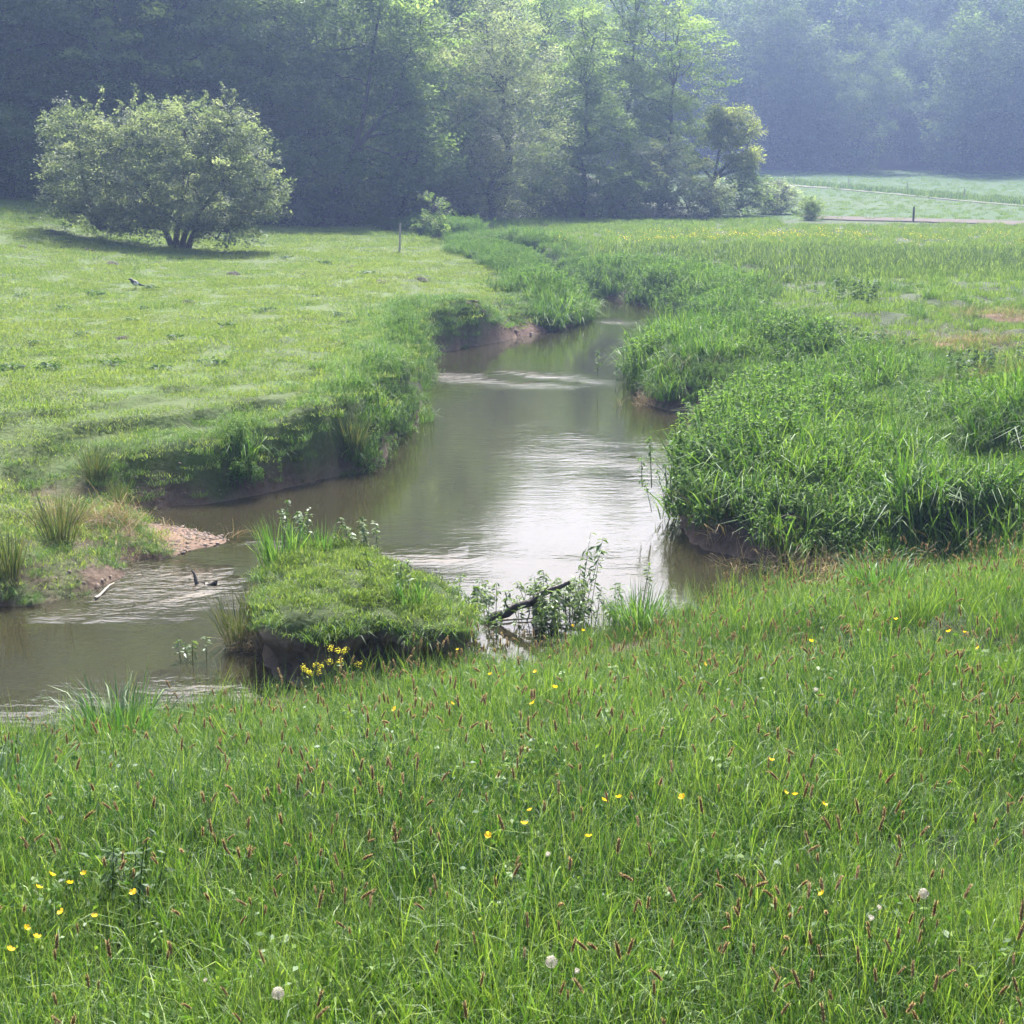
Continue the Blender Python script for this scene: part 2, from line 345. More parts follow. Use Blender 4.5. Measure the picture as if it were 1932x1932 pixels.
# ------------------------------------------------------------------ object helpers
def link(name, me, mat, parent=None, loc=None):
    if mat is not None and not me.materials: me.materials.append(mat)
    o = bpy.data.objects.new(name, me); COL.objects.link(o)
    if parent is not None: o.parent = parent
    if loc is not None: o.location = loc
    return o
def thing(name, label, cat, loc=(0, 0, 0), rz=0.0, scale=1.0, group=None):
    o = bpy.data.objects.new(name, None); COL.objects.link(o); o.empty_display_size = .1
    o.location = loc; o.rotation_euler = (0, 0, rz); o.scale = (scale,) * 3 if np.isscalar(scale) else scale
    return tag(o, label, cat, group)
def tag(o, label, cat, group=None, kind=None):
    o['label'] = label
    if cat: o['category'] = cat
    if group: o['group'] = group
    if kind: o['kind'] = kind
    return o
def scatter(name, P, scl, srcs, label, cat, tint=None, rz=None, seed=0, lean=.08, idx=None):
    """uncountable ground cover: source plants set on points"""
    rng = np.random.default_rng(seed); n = len(P)
    c = bpy.data.collections.new(name + '_plants')
    for k, (me, mat) in enumerate(srcs):
        if not me.materials: me.materials.append(mat)
        o = bpy.data.objects.new('%s_plant_%02d' % (name, k), me); c.objects.link(o)
    me = bpy.data.meshes.new(name); me.vertices.add(n); me.vertices.foreach_set('co', np.asarray(P, np.float32).ravel())
    def att(k, ty, arr, f='value'):
        a = me.attributes.new(k, ty, 'POINT'); a.data.foreach_set(f, np.ascontiguousarray(arr).ravel())
    rot = np.stack([rng.normal(0, lean, n), rng.normal(0, lean, n), rng.random(n) * 6.283 if rz is None else rz], 1).astype(np.float32)
    att('rot', 'FLOAT_VECTOR', rot, 'vector'); att('scl', 'FLOAT', np.asarray(scl, np.float32))
    att('idx', 'INT', (rng.integers(0, len(srcs), n) if idx is None else idx).astype(np.int32))
    att('tint', 'FLOAT', (rng.random(n) if tint is None else np.clip(tint, 0, 1)).astype(np.float32))
    me.update()
    o = bpy.data.objects.new(name, me); COL.objects.link(o)
    nt = bpy.data.node_groups.new(name, 'GeometryNodeTree')
    nt.interface.new_socket('Geometry', in_out='INPUT', socket_type='NodeSocketGeometry')
    nt.interface.new_socket('Geometry', in_out='OUTPUT', socket_type='NodeSocketGeometry')
    gi = nt.nodes.new('NodeGroupInput'); go = nt.nodes.new('NodeGroupOutput')
    ip = nt.nodes.new('GeometryNodeInstanceOnPoints'); ci = nt.nodes.new('GeometryNodeCollectionInfo')
    ci.inputs['Collection'].default_value = c; ci.inputs['Separate Children'].default_value = True; ci.inputs['Reset Children'].default_value = True
    ip.inputs['Pick Instance'].default_value = True
    def na(k, ty):
        q = nt.nodes.new('GeometryNodeInputNamedAttribute'); q.data_type = ty; q.inputs[0].default_value = k; return q.outputs[0]
    L = nt.links
    L.new(gi.outputs[0], ip.inputs['Points']); L.new(ci.outputs[0], ip.inputs['Instance'])
    L.new(na('idx', 'INT'), ip.inputs['Instance Index']); L.new(na('scl', 'FLOAT'), ip.inputs['Scale'])
    er = nt.nodes.new('FunctionNodeEulerToRotation'); L.new(na('rot', 'FLOAT_VECTOR'), er.inputs[0]); L.new(er.outputs[0], ip.inputs['Rotation'])
    L.new(ip.outputs[0], go.inputs[0])
    md = o.modifiers.new('scatter', 'NODES'); md.node_group = nt
    return tag(o, label, cat, kind='stuff')

# ================================================================== THE GROUND
def spaced(a, b, s0, grow, smax):
    r = [a]; s = s0
    while r[-1] < b: r.append(r[-1] + s); s = min(s * grow, smax)
    return np.array(r)
xr = spaced(9, 260, .09, 1.055, 6); gx = np.concatenate([-xr[::-1], np.arange(-8.91, 8.95, .09), xr])
gy = np.concatenate([np.arange(-12, 4, .4), np.arange(4, 26, .09), spaced(26, 440, .1, 1.012, 3.0)])
X, Y = np.meshgrid(gx, gy); xs, ys = X.ravel(), Y.ravel()
D0 = river_d(xs, ys); Z0 = height(xs, ys, D0)
def ground_colour(x, y, d, z):
    n = fbm(x * .5, y * .5, 71); n2 = fbm(x * 2.5, y * 2.5, 72)
    c = np.empty((len(x), 3))
    meadow = np.array([.022, .034, .012]); past = np.array([.052, .082, .021]); field = np.array([.020, .056, .010]); floor_ = np.array([.03, .035, .018])  # meadow, pasture and field greens darkened to hold the grass's own shade
    soil = np.array([.075, .052, .038]); sand = np.array([.135, .088, .065]); mud = np.array([.10, .075, .055])
    c[:] = meadow
    def mx(w, col): c[:] = c * (1 - w[:, None]) + np.asarray(col) * w[:, None]
    rx = np.interp(y, [13, 16, 20, 26, 32, 43, 50, 62, 79], [-1, -1, -1.5, -1.2, -.8, -.5, 1, -2.5, -9])
    left = sstep(.6, -.6, x - rx) * sstep(13, 14.5, y)
    mx(left, past); mx(left * sstep(.5, .7, n) * .6, [.045, .07, .02])
    rmead = (1 - left) * sstep(28, 40, y); mx(rmead, [.03, .05, .015])  # this green also carries the shade among the grass
    yb = 62 - 16 * sstep(.4, 1, x / 20)
    mx(sstep(78, 84, y), field)
    mx(sstep(80, 86, y) * sstep(.45, .7, fbm(x * .05, y * .12, 9)) * .6, [.034, .062, .018])
    mx(sstep(-2, 4, y - wood_edge(x)) * sstep(15, 8, x + .12 * (y - 80)), floor_)
    mx(sstep(164, 172, y), floor_)
    # banks: bare earth low down, sand at the spit and the bar
    low = sstep(.55, .1, z) * (d > -.1) * sstep(90, 80, y)
    mx(low * sstep(.35, .6, n2 + .1), soil)
    mx(sstep(.14, -.02, sdf(BARP_, x, y) + (n2 - .5) * .2) * (np.abs(y - BAR[1]) < 3), sand)
    path = np.exp(-(((x - at(215, 975, .3)[0]) / .55) ** 2 + ((y - at(215, 975, .3)[1]) / .5) ** 2)); mx(np.clip(path * 1.4, 0, 1) * sstep(.3, .55, n2), [.12, .075, .055])
    sh = sstep(.5, .06, z) * sstep(36, 38, y) * sstep(50, 46, y) * (x < 2) * (d > 0); mx(sh, sand)
    for px, py, rx_, ry_ in ((1780, 655, 1.0, .75), (1925, 735, .8, 1.1), (1905, 603, .9, .5), (1720, 660, .5, .3)):
        h = hit(px, py); w = np.exp(-((x - h[0]) / rx_) ** 2 - ((y - h[1]) / ry_) ** 2) + (n2 - .5) * .5
        mx(sstep(.45, .7, w) * (np.abs(x - h[0]) < 3), [.14, .09, .065])
    mx((d < 0) * 1.0, mud)
    return c
nx, ny = len(gx), len(gy)
ii = (np.arange(ny - 1)[:, None] * nx + np.arange(nx - 1)).ravel()
gq = np.stack([ii, ii + 1, ii + nx + 1, ii + nx], 1)
ground = link('ground', mk_mesh('ground', np.stack([xs, ys, Z0], 1), [gq], {'Col': ground_colour(xs, ys, D0, Z0)}, True), M['ground'])
tag(ground, 'grassy valley floor with river banks and wooded hillsides', None, kind='structure')

# ------------------------------------------------------------------ water
wx = np.arange(-26, 8, .22); wy = np.arange(8, 84, .22); X, Y = np.meshgrid(wx, wy); wxs, wys = X.ravel(), Y.ravel()
rip = .10 * fbm(wxs * .5, wys * .5, 3); rn = sstep(.38, .62, fbm(wxs * .9, wys * .9 + wxs * .3, 14, 4))
for px, py, sx, sy, s in ((960, 712, 1.7, 1.0, 1.0), (1250, 635, .9, 1.2, .8), (1150, 608, .8, 1.0, .7), (350, 1095, 1.0, 1.1, 1.3), (860, 1050, 1.3, .35, .7),
                          (330, 1320, .9, .5, 1.2), (1200, 880, 1.2, 3.0, .25), (1150, 1090, 1.6, .6, .18), (820, 705, .5, .8, .6), (60, 1160, .8, .3, .4), (1130, 552, 1.2, 1.2, .5),
                          (480, 1025, .4, .3, .6), (120, 1335, .9, .25, .5), (460, 1245, .3, .2, .6)):
    h = at(px, py); rip += s * (.15 + 1.1 * rn) * np.exp(-((wxs - h[0] + .25 * (wys - h[1])) / sx) ** 2 - ((wys - h[1]) / sy) ** 2)
nx, ny = len(wx), len(wy); ii = (np.arange(ny - 1)[:, None] * nx + np.arange(nx - 1)).ravel()
water = link('river', mk_mesh('river', np.stack([wxs, wys, wxs * 0], 1), [np.stack([ii, ii + 1, ii + nx + 1, ii + nx], 1)], {'rip': rip}, True), M['water'])
tag(water, 'slow brown river winding between grassy banks', None, kind='structure')

# ------------------------------------------------------------------ tracks across the far field
def strip(name, pts_px, width, mat, label, lift=.05):
    P = np.array([hit(*p)[:2] for p in pts_px]); s = np.linspace(0, len(P) - 1, 60)
    x = np.interp(s, range(len(P)), P[:, 0]); y = np.interp(s, range(len(P)), P[:, 1])
    V = []
    for k in range(60):
        for w in (-.5, -.17, .17, .5):
            V.append((x[k], y[k] + w * width * (1 + .25 * vnoise(k * .5, w, 3))))
    V = np.array(V); z = height(V[:, 0], V[:, 1]) + lift
    Q = [(k * 4 + j, k * 4 + 4 + j, k * 4 + 5 + j, k * 4 + 1 + j) for k in range(59) for j in range(3)]
    return tag(link(name, mk_mesh(name, np.column_stack([V, z]), [Q], None, True), mat), label, None, kind='structure')
strip('farm_track', [(1360, 337), (1440, 347), (1560, 355), (1700, 368), (1820, 380), (1990, 394)], 3.0, M['track'], 'pale gravel track crossing the far green field')
strip('dirt_path', [(1520, 411), (1600, 413.5), (1720, 416.5), (1850, 420.5), (2050, 426)], 5.0, M['dirt'], 'brown bare earth strip along the far meadow edge')

# ================================================================== THE ISLET
isl_px = [(492, 1168), (488, 1120), (500, 1065), (525, 1042), (610, 1036), (690, 1040), (735, 1062), (790, 1085), (840, 1110), (880, 1140), (893, 1168), (880, 1188),
          (820, 1192), (760, 1182), (690, 1172), (640, 1190), (590, 1192), (540, 1180)]
ISL = chaikin([at(px, py, .5)[:2] for px, py in isl_px], 2); icen = ISL.mean(0)
rng = np.random.default_rng(4)
rings = [(0.02, .60), (.3, .60), (.6, .58), (.82, .55), (.93, .51), (1.0, .45), (1.025, .38), (1.0, .31), (.95, .24), (.93, .12), (.98, .03), (1.04, -.06), (1.12, -.4)]
V = []; C = []
for k, (s, z) in enumerate(rings):
    for j, p in enumerate(ISL):
        q = icen + (p - icen) * s
        nz = fbm(np.array([q[0] * 4 + max(0, k - 5)]), np.array([q[1] * 4]), 8)[0] - .5
        side = k >= 6
        q2 = q + (p - icen) / np.linalg.norm(p - icen) * (nz * .26 * side)
        V.append((q2[0], q2[1], z + nz * (.22 if k < 6 else .06)))
        C.append((.035, .055, .015) if k < 6 else ((.12, .088, .062) if nz > 0 else (.07, .052, .04)))  # top green darkened for the shade between turf blades
m_ = len(ISL)
Q = [(k * m_ + j, k * m_ + (j + 1) % m_, (k + 1) * m_ + (j + 1) % m_, (k + 1) * m_ + j) for k in range(len(rings) - 1) for j in range(m_)]
islet = link('islet', mk_mesh('islet', V, [Q], {'Col': np.array(C)}, True), M['ground'])
tag(islet, 'small turf topped islet with dark earth sides in the river', None, kind='structure')
def islet_z(x, y):
    d = sdf(ISL, x, y); return np.where(d < 0, .59 - .13 * sstep(-.35, 0, d) + .22 * (fbm(x * 4, y * 4, 8) - .5), -9), d

# ================================================================== PLANT MESHES
rng = np.random.default_rng(11)
def clump(seed, parts):
    g = Geo(); r = np.random.default_rng(seed)
    for kw in parts: g.merge(blades(r, **kw))
    return g
grass_src = []
for k in range(6):
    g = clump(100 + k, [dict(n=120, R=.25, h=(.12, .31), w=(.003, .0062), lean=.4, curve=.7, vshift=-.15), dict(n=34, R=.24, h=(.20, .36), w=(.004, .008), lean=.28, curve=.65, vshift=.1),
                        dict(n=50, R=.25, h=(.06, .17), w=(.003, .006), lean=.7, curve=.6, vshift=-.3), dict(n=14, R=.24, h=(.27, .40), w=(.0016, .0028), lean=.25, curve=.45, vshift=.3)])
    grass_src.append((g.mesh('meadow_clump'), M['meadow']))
for k in range(2):                                               # thin flowering stems
    g = clump(120 + k, [dict(n=50, R=.25, h=(.27, .42), w=(.0016, .0028), lean=.3, curve=.5, vshift=.3), dict(n=110, R=.25, h=(.1, .26), w=(.003, .006), lean=.5, curve=.6)])
    grass_src.append((g.mesh('stem_clump'), M['meadow']))
for k in range(2):                                               # low broad leaves (clover, dock) among grass
    r = np.random.default_rng(140 + k); n = 46
    P = np.column_stack([r.normal(0, .12, n), r.normal(0, .12, n), .08 + .16 * r.random(n)]); Nn = r.normal(0, .6, (n, 3)) + [0, 0, .8]
    g = leaves(r, P, Nn, (.02, .045), .5); g.merge(blades(r, 110, .24, (.12, .3), (.003, .007), .4, .6))
    grass_src.append((g.mesh('forb_clump'), M['meadow']))
past_src = []
for k in range(5):
    g = clump(160 + k, [dict(n=130, R=.42, h=(.03, .085), w=(.008, .016), lean=.8, curve=.7, vshift=-.1), dict(n=9, R=.4, h=(.08, .17), w=(.004, .007), lean=.3, curve=.3, vshift=.3)])
    past_src.append((g.mesh('pasture_clump'), M['pasture']))
turf_src = []
for k in range(3):
    g = clump(170 + k, [dict(n=60, R=.16, h=(.03, .085), w=(.006, .011), lean=.8, curve=.7, vshift=-.1), dict(n=3, R=.15, h=(.08, .14), w=(.005, .008), lean=.3, curve=.3, vshift=.3)])
    turf_src.append((g.mesh('turf_clump'), M['turf']))
far_src = []
for k in range(4):
    g = clump(180 + k, [dict(n=60, R=.45, h=(.18, .38), w=(.012, .026), lean=.35, curve=.5)])
    far_src.append((g.mesh('far_clump'), M['hay']))
reed_src = []
for k in range(5):
    g = clump(200 + k, [dict(n=70, R=.27, h=(.28, .56), w=(.009, .018), lean=.35, curve=.95, vshift=-.05), dict(n=50, R=.28, h=(.12, .3), w=(.006, .012), lean=.5, curve=.8, vshift=-.2)])
    reed_src.append((g.mesh('reed_clump'), M['reed']))
herb_src = []
def herb(seed, n_st, R, h, lsize, nl, mat, asp=.42):
    r = np.random.default_rng(seed); g = Geo()
    for s in range(n_st):
        b = np.array([r.normal(0, R), r.normal(0, R), 0]); H = h[0] + (h[1] - h[0]) * r.random(); ln = r.normal(0, .18, 2)
        pts = [b + [ln[0] * H * t, ln[1] * H * t, H * t] for t in (0, .5, 1)]
        g.merge(tube(pts, [.005, .004, .002], 3, .3, False))
        t = .15 + .85 * np.sqrt(r.random(nl)); P = b + np.stack([ln[0] * H * t, ln[1] * H * t, H * t], 1)
        an = r.random(nl) * 6.283; out = np.stack([np.cos(an), np.sin(an), .1 - .5 * r.random(nl)], 1)
        sz = lsize[1] * (1.1 - .5 * t); P = P + out * sz[:, None] * .5
        Nn = np.array([0, 0, 1.0]) + r.normal(0, .35, (nl, 3)) + out * .3
        g.merge(leaves(r, P, Nn, lsize, asp, np.clip(r.random(nl) * .6 + .4 * t, 0, 1), out))
    return (g.mesh('herb_clump'), mat)
for k in range(4): herb_src.append(herb(220 + k, 26, .19, (.2, .48), (.03, .062), 26, M['nettle'], .38))
hang_src = []
for k in range(4):                                               # long grass combed over the bank edge
    g = clump(240 + k, [dict(n=80, R=.28, h=(.12, .32), w=(.006, .013), lean=.7, curve=1.0, vshift=-.05)])
    hang_src.append((g.mesh('hang_clump'), M['reed']))
dead_src = []
for k in range(3):
    g = clump(260 + k, [dict(n=16, R=.12, h=(.15, .4), w=(.004, .009), lean=1.0, curve=.7)])
    dead_src.append((g.mesh('dry_clump'), M['dead']))

def pick(n, x0, x1, y0, y1, seed, f):
    r = np.random.default_rng(seed); x = x0 + (x1 - x0) * r.random(n); y = y0 + (y1 - y0) * r.random(n)
    d = river_d(x, y); w = f(x, y, d); k = r.random(n) < w
    x, y, d = x[k], y[k], d[k]; z = height(x, y, d); return x, y, z, d, r
def P3(x, y, z): return np.column_stack([x, y, z])

# ================================================================== GROUND COVER
# foreground hay meadow
def f_meadow(x, y, d):
    return (np.abs(x) < .36 * y + 1.6) * (d > .0) * (y < near_edge(x) + .2 + 3 * (x > 3.2)) * np.where(y < 8, 1.0, .75)
x, y, z, d, r = pick(8600, -9, 9, 2.9, 18, 1, f_meadow)
patch = fbm(x * .55, y * .55, 51); tall = .7 + .6 * fbm(x * .8, y * .8, 52)
sc_ = tall * (.75 + .5 * r.random(len(x))) * (.5 + .5 * sstep(.2, 2.2, d))
bl = fbm(x * .9 + 7, y * .9, 53)
idx = np.where(r.random(len(x)) < .05 + .2 * sstep(.5, .65, bl), 8 + r.integers(0, 2, len(x)), np.where(r.random(len(x)) < .3, 6 + r.integers(0, 2, len(x)), r.integers(0, 6, len(x))))
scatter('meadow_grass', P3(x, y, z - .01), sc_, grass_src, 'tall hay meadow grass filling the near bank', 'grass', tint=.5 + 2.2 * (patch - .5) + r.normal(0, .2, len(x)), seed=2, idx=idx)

# grazed pasture on the left
def left_of(x, y): return x < np.interp(y, [13, 16, 20, 26, 32, 43, 50, 62, 79], [-1, -1, -1.5, -1.2, -.8, 2.4, 2.4, -2.5, -9])
BARP = np.array([at(*p)[:2] for p in ((285, 1000), (300, 975), (460, 1010), (460, 1030), (350, 1052), (300, 1040))])
def on_bar(x, y): return sdf(BARP, x, y) < .02 + .1 * vnoise(x * 6, y * 6, 5)
def f_past(x, y, d): return ~on_bar(x, y) * left_of(x, y) * (y > 13.6) * (d > .15) * (np.abs(x) < .36 * y + 2.5) * (y < wood_edge(x) + 2) * np.clip(26 / y, 0, 1) ** 1.2
x, y, z, d, r = pick(21000, -28, 3, 13.6, 72, 3, f_past)
scatter('pasture_grass', P3(x, y, z - .005), (.5 + .45 * r.random(len(x))) * (1 + .01 * (y - 15)) * (.75 + .5 * fbm(x * 1.5, y * 1.5, 61)), past_src, 'short grazed yellow green grass on the sloping pasture', 'grass',
        tint=.5 + 1.6 * (fbm(x * .4, y * .4, 62) - .5) + r.normal(0, .2, len(x)), seed=4)

# bank edges of the pasture and of the spur: rough hanging grass
def f_lbank(x, y, d): return left_of(x, y) * (y > 13.4) * (y < 52) * (d > -.02) * (d < 1.5) * np.where(d < .75, 1, .35)
x, y, z, d, r = pick(22000, -14, 3, 13.4, 52, 5, f_lbank)
keep = ~on_bar(x, y)
keep &= ~((y > 37) & (y < 50) & (z < .25) & (x > -3)); x, y, z, d = x[keep], y[keep], z[keep], d[keep]
scatter('bank_grass', P3(x, y, z - .01), (.35 + .4 * r.random(len(x))) * (.7 + .02 * (y - 14)), hang_src, 'rough grass hanging over the pasture bank', 'grass',
        tint=.35 + 1.3 * (fbm(x * .7, y * .7, 63) - .4) + r.normal(0, .15, len(x)), seed=6)

# herbs and reeds at the left bank corner and on the spit
def f_lherb(x, y, d):
    a = (np.abs(d - .1) < .35) * sstep(18.8, 20.2, y) * sstep(36, 31, y) * (x > -3.6) * sstep(.35, .6, fbm(x * 1.1, y * 1.1, 64)) * .8
    b = (d < 2.2) * (d > .3) * sstep(41, 43, y) * (y < 60) * (x > -2.2) * .5
    return left_of(x, y) * (d > -.05) * np.maximum(a, b)
x, y, z, d, r = pick(9000, -4, 3, 18, 60, 7, f_lherb)
scatter('bank_herbs', P3(x, y, z - .02), (.6 + .5 * r.random(len(x))) * np.where(y > 40, .95, .8), herb_src + reed_src[:2], 'nettles and coarse herbs along the pasture bank', 'herbs', tint=.2 + .4 * r.random(len(x)), seed=8)

# tall reed grass on the right bank
def f_rbank(x, y, d):
    edge = np.interp(y, [15, 17, 20, 25, 30, 36, 45, 60], [6.6, 9.5, 9.5, 8.0, 6.6, 5.6, 6.5, 4])
    inner = sstep(edge + 1.0, edge - .8, x - 1.2 * (fbm(x * .4, y * .4, 65) - .5))
    return (x > .5) * (d > .06) * (y > near_edge(x) + .1) * np.where(y < 15.2, x < 4.6, True) * (x < .36 * y + 2) * np.clip(.06 + inner, 0, 1) * np.clip(24 / y, 0, 1)
x, y, z, d, r = pick(15000, .5, 16, 14, 46, 9, f_rbank)
hum = fbm(x * .75, y * .6, 66); kind = fbm(x * .5 + 3, y * .5, 67)
s = (.52 + 1.0 * sstep(.35, .68, hum)) * (.75 + .45 * r.random(len(x))) * np.where(y > 30, .95, .9)
s *= np.where(x > np.interp(y, [15, 20, 30, 45], [8, 7.5, 5.4, 6]), .5, 1)
src = reed_src + herb_src + dead_src
pr = .45 + .45 * sstep(.42, .58, kind)
idx = np.where(r.random(len(x)) < pr, r.integers(0, 5, len(x)), 5 + r.integers(0, 4, len(x))); idx = np.where(r.random(len(x)) < .05, 9 + r.integers(0, 3, len(x)), idx)
scatter('reed_grass', P3(x, y, z - .03), s, src, 'lush tall reed grass and nettles crowding the right bank', 'reeds', tint=.2 + .9 * (fbm(x * .9, y * .9, 68) - .2) * 1.2 + r.normal(0, .15, len(x)), seed=10, idx=idx, lean=.12)

# far bank of the upper bend
def f_fbank(x, y, d): return (~left_of(x, y)) * (y > 42) * (d > -.1) * (d < 1.9) * (x < 9) * np.where(d < 1.4, 1, .5)
x, y, z, d, r = pick(9000, -9, 9, 42, 86, 12, f_fbank)
hum = fbm(x * .55, y * .35, 69)
scatter('far_bank_herbs', P3(x, y, z - .05), (.7 + .8 * sstep(.35, .65, hum)) * (.7 + .4 * r.random(len(x))), herb_src + reed_src, 'bushy nettles and reeds lining the far river bend', 'herbs',
        tint=.25 + .9 * (fbm(x * .7, y * .4, 70) - .2) + .3, seed=13, lean=.15)

# hay meadow on the right, far side
def f_rmead(x, y, d): return (~left_of(x, y)) * (d > .8) * (y > 15) * (x < .36 * y + 3) * (x > 4.6 - 8 * (y > 44)) * (y < np.where(x < 13, 83, 75)) * np.clip(30 / y, 0, 1)
x, y, z, d, r = pick(24000, -6, 32, 15, 83, 14, f_rmead)
rough = sstep(40, 46, y - .25 * (x - 8)) * sstep(60, 54, y + .2 * (x - 8))
s = (.32 + .22 * r.random(len(x))) * (1 + .35 * sstep(36, 44, y)) * (1 + .35 * rough)
scatter('hay_meadow', P3(x, y, z - .02), s, far_src, 'flat green hay meadow beyond the right bank', 'grass', tint=.85 - 1.0 * rough + .6 * (fbm(x * .2, y * .3, 73) - .5) + r.normal(0, .15, len(x)), seed=15)

# grass of the far field
x, y, z, d, r = pick(9000, 8, 75, 80, 166, 90, lambda x, y, d: (x < .37 * y + 4) * (x > 11 + .1 * (y - 80)) * .8)
scatter('field_grass', P3(x, y, z - .05), (.35 + .3 * r.random(len(x))), far_src, 'short green grass of the sloping far field', 'grass', tint=.55 + .3 * r.random(len(x)), seed=91)

# islet turf
r = np.random.default_rng(16); x = -4 + 5 * r.random(3500); y = 11 + 5 * r.random(3500); z, d = islet_z(x, y); k = d < .03; x, y, z, d = x[k], y[k], np.where(d[k] < 0, z[k], .42), d[k]
scatter('islet_turf', P3(x, y, z + .02), .5 + .35 * r.random(len(x)), turf_src, 'short trampled turf on top of the islet', 'grass', tint=.15 + .5 * r.random(len(x)), seed=17)
k = (d > -.16) & (r.random(len(x)) < .35)
scatter('islet_fringe', P3(x[k], y[k], z[k] - .04), .35 + .25 * r.random(k.sum()), hang_src, 'grass drooping over the islet edge', 'grass', tint=.2 + .6 * r.random(k.sum()), seed=18)

# dry litter on bare patches
pts = []
r = np.random.default_rng(19)
for px, py, n_, sx, sy in ((1780, 655, 90, .9, .6), (1925, 735, 80, .7, .9), (1905, 603, 60, .8, .4), (1390, 790, 40, .35, .3), (1265, 720, 30, .3, .2), (1350, 960, 25, .2, .3), (500, 1225, 30, .12, .1), (1560, 1070, 60, .5, .2), (1640, 1085, 60, .4, .2), (200, 985, 60, .5, .3)):
    h = hit(px, py); q = np.column_stack([h[0] + r.normal(0, sx, n_), h[1] + r.normal(0, sy, n_)]); pts.append(q)
q = np.concatenate(pts); z = np.maximum(height(q[:, 0], q[:, 1]), 0)
scatter('dry_litter', P3(q[:, 0], q[:, 1], z), .5 + .6 * r.random(len(q)), dead_src, 'dry straw coloured plant litter on the banks', 'litter', seed=20, lean=.4)


r = np.random.default_rng(95); psrc = []
for k in range(3):
    n_ = 7; V = [(0, 0, .012)]
    for q_, z_ in ((.018, .006), (.021, -.004)):
        for j in range(n_): a_ = 6.283 * j / n_; w_ = q_ * (1 + r.normal(0, .15)); V.append((w_ * math.cos(a_), w_ * .75 * math.sin(a_), z_ + r.normal(0, .0015)))
    T = [(0, 1 + j, 1 + (j + 1) % n_) for j in range(n_)]; Q = [(1 + j, 1 + n_ + j, 1 + n_ + (j + 1) % n_, 1 + (j + 1) % n_) for j in range(n_)]
    psrc.append((mk_mesh('pebble', V, [T, Q], None, True), M['pebble']))
q = np.column_stack([BARP_[:, 0].min() + np.ptp(BARP_[:, 0]) * r.random(900), BARP_[:, 1].min() + np.ptp(BARP_[:, 1]) * r.random(900)])
q = np.concatenate([q[sdf(BARP_, q[:, 0], q[:, 1]) < .1], np.column_stack([-2.4 + 3.4 * r.random(900), 37 + 7 * r.random(900)]), np.column_stack([-8 + 5.5 * r.random(900), 14 + 6 * r.random(900)])])
dq = river_d(q[:, 0], q[:, 1]); kq = (dq > -.05) & (dq < .45); q = q[kq]; z = height(q[:, 0], q[:, 1], dq[kq])
scatter('pebbles', P3(q[:, 0], q[:, 1], z), (.4 + 1.3 * r.random(len(q)) ** 2) * np.where(q[:, 1] > 30, 2, 1), psrc, 'small pale pebbles strewn on the sand bar and shore', 'pebbles', seed=96, lean=.3)

# tall thin stems along the near water edge
x, y, z, d, r = pick(1500, -8, 4, 8, 15, 97, lambda x, y, d: (np.abs(x) < .36 * y + 1) * (d > .1) * (d < 1.7) * (y < near_edge(x)) * (.25 + .5 * (x < -2)))
scatter('waterside_stems', P3(x, y, z - .01), .9 + .5 * r.random(len(x)), [g_ for g_ in grass_src[6:8]], 'tall thin grass stems along the near water edge', 'grass', tint=.5 * r.random(len(x)), seed=98)

# far buttercup drift in the hay meadow
r = np.random.default_rng(21); pts = []
for px, py, sx, sy, n_ in ((1350, 462, 3.2, 1.6, 90), (1480, 466, 2.6, 1.2, 50), (1640, 466, 3.5, 1.8, 35), (1800, 462, 4.0, 2.2, 50), (1900, 485, 3.0, 1.5, 30)):
    h = hit(px, py); pts.append(np.column_stack([h[0] + r.normal(0, sx, n_), h[1] + r.normal(0, sy, n_)]))
q = np.concatenate(pts); z = height(q[:, 0], q[:, 1]); fsrc = []
for k in range(3):
    n_ = 7; P = np.column_stack([r.normal(0, .16, n_), r.normal(0, .16, n_), .36 + .1 * r.random(n_)])
    fsrc.append((leaves(r, P, r.normal(0, .5, (n_, 3)) + [0, -.3, 1], (.022, .036), .9).mesh('buttercup_dots'), M['yellow_far']))
scatter('buttercup_drift', P3(q[:, 0], q[:, 1], z), .8 + .4 * r.random(len(q)), fsrc, 'drift of yellow buttercups across the far hay meadow', 'flowers', seed=22)

ORD = ('first second third fourth fifth sixth seventh eighth ninth tenth eleventh twelfth thirteenth fourteenth fifteenth sixteenth seventeenth eighteenth nineteenth twentieth '
       'twenty-first twenty-second twenty-third twenty-fourth twenty-fifth twenty-sixth twenty-seventh').split()
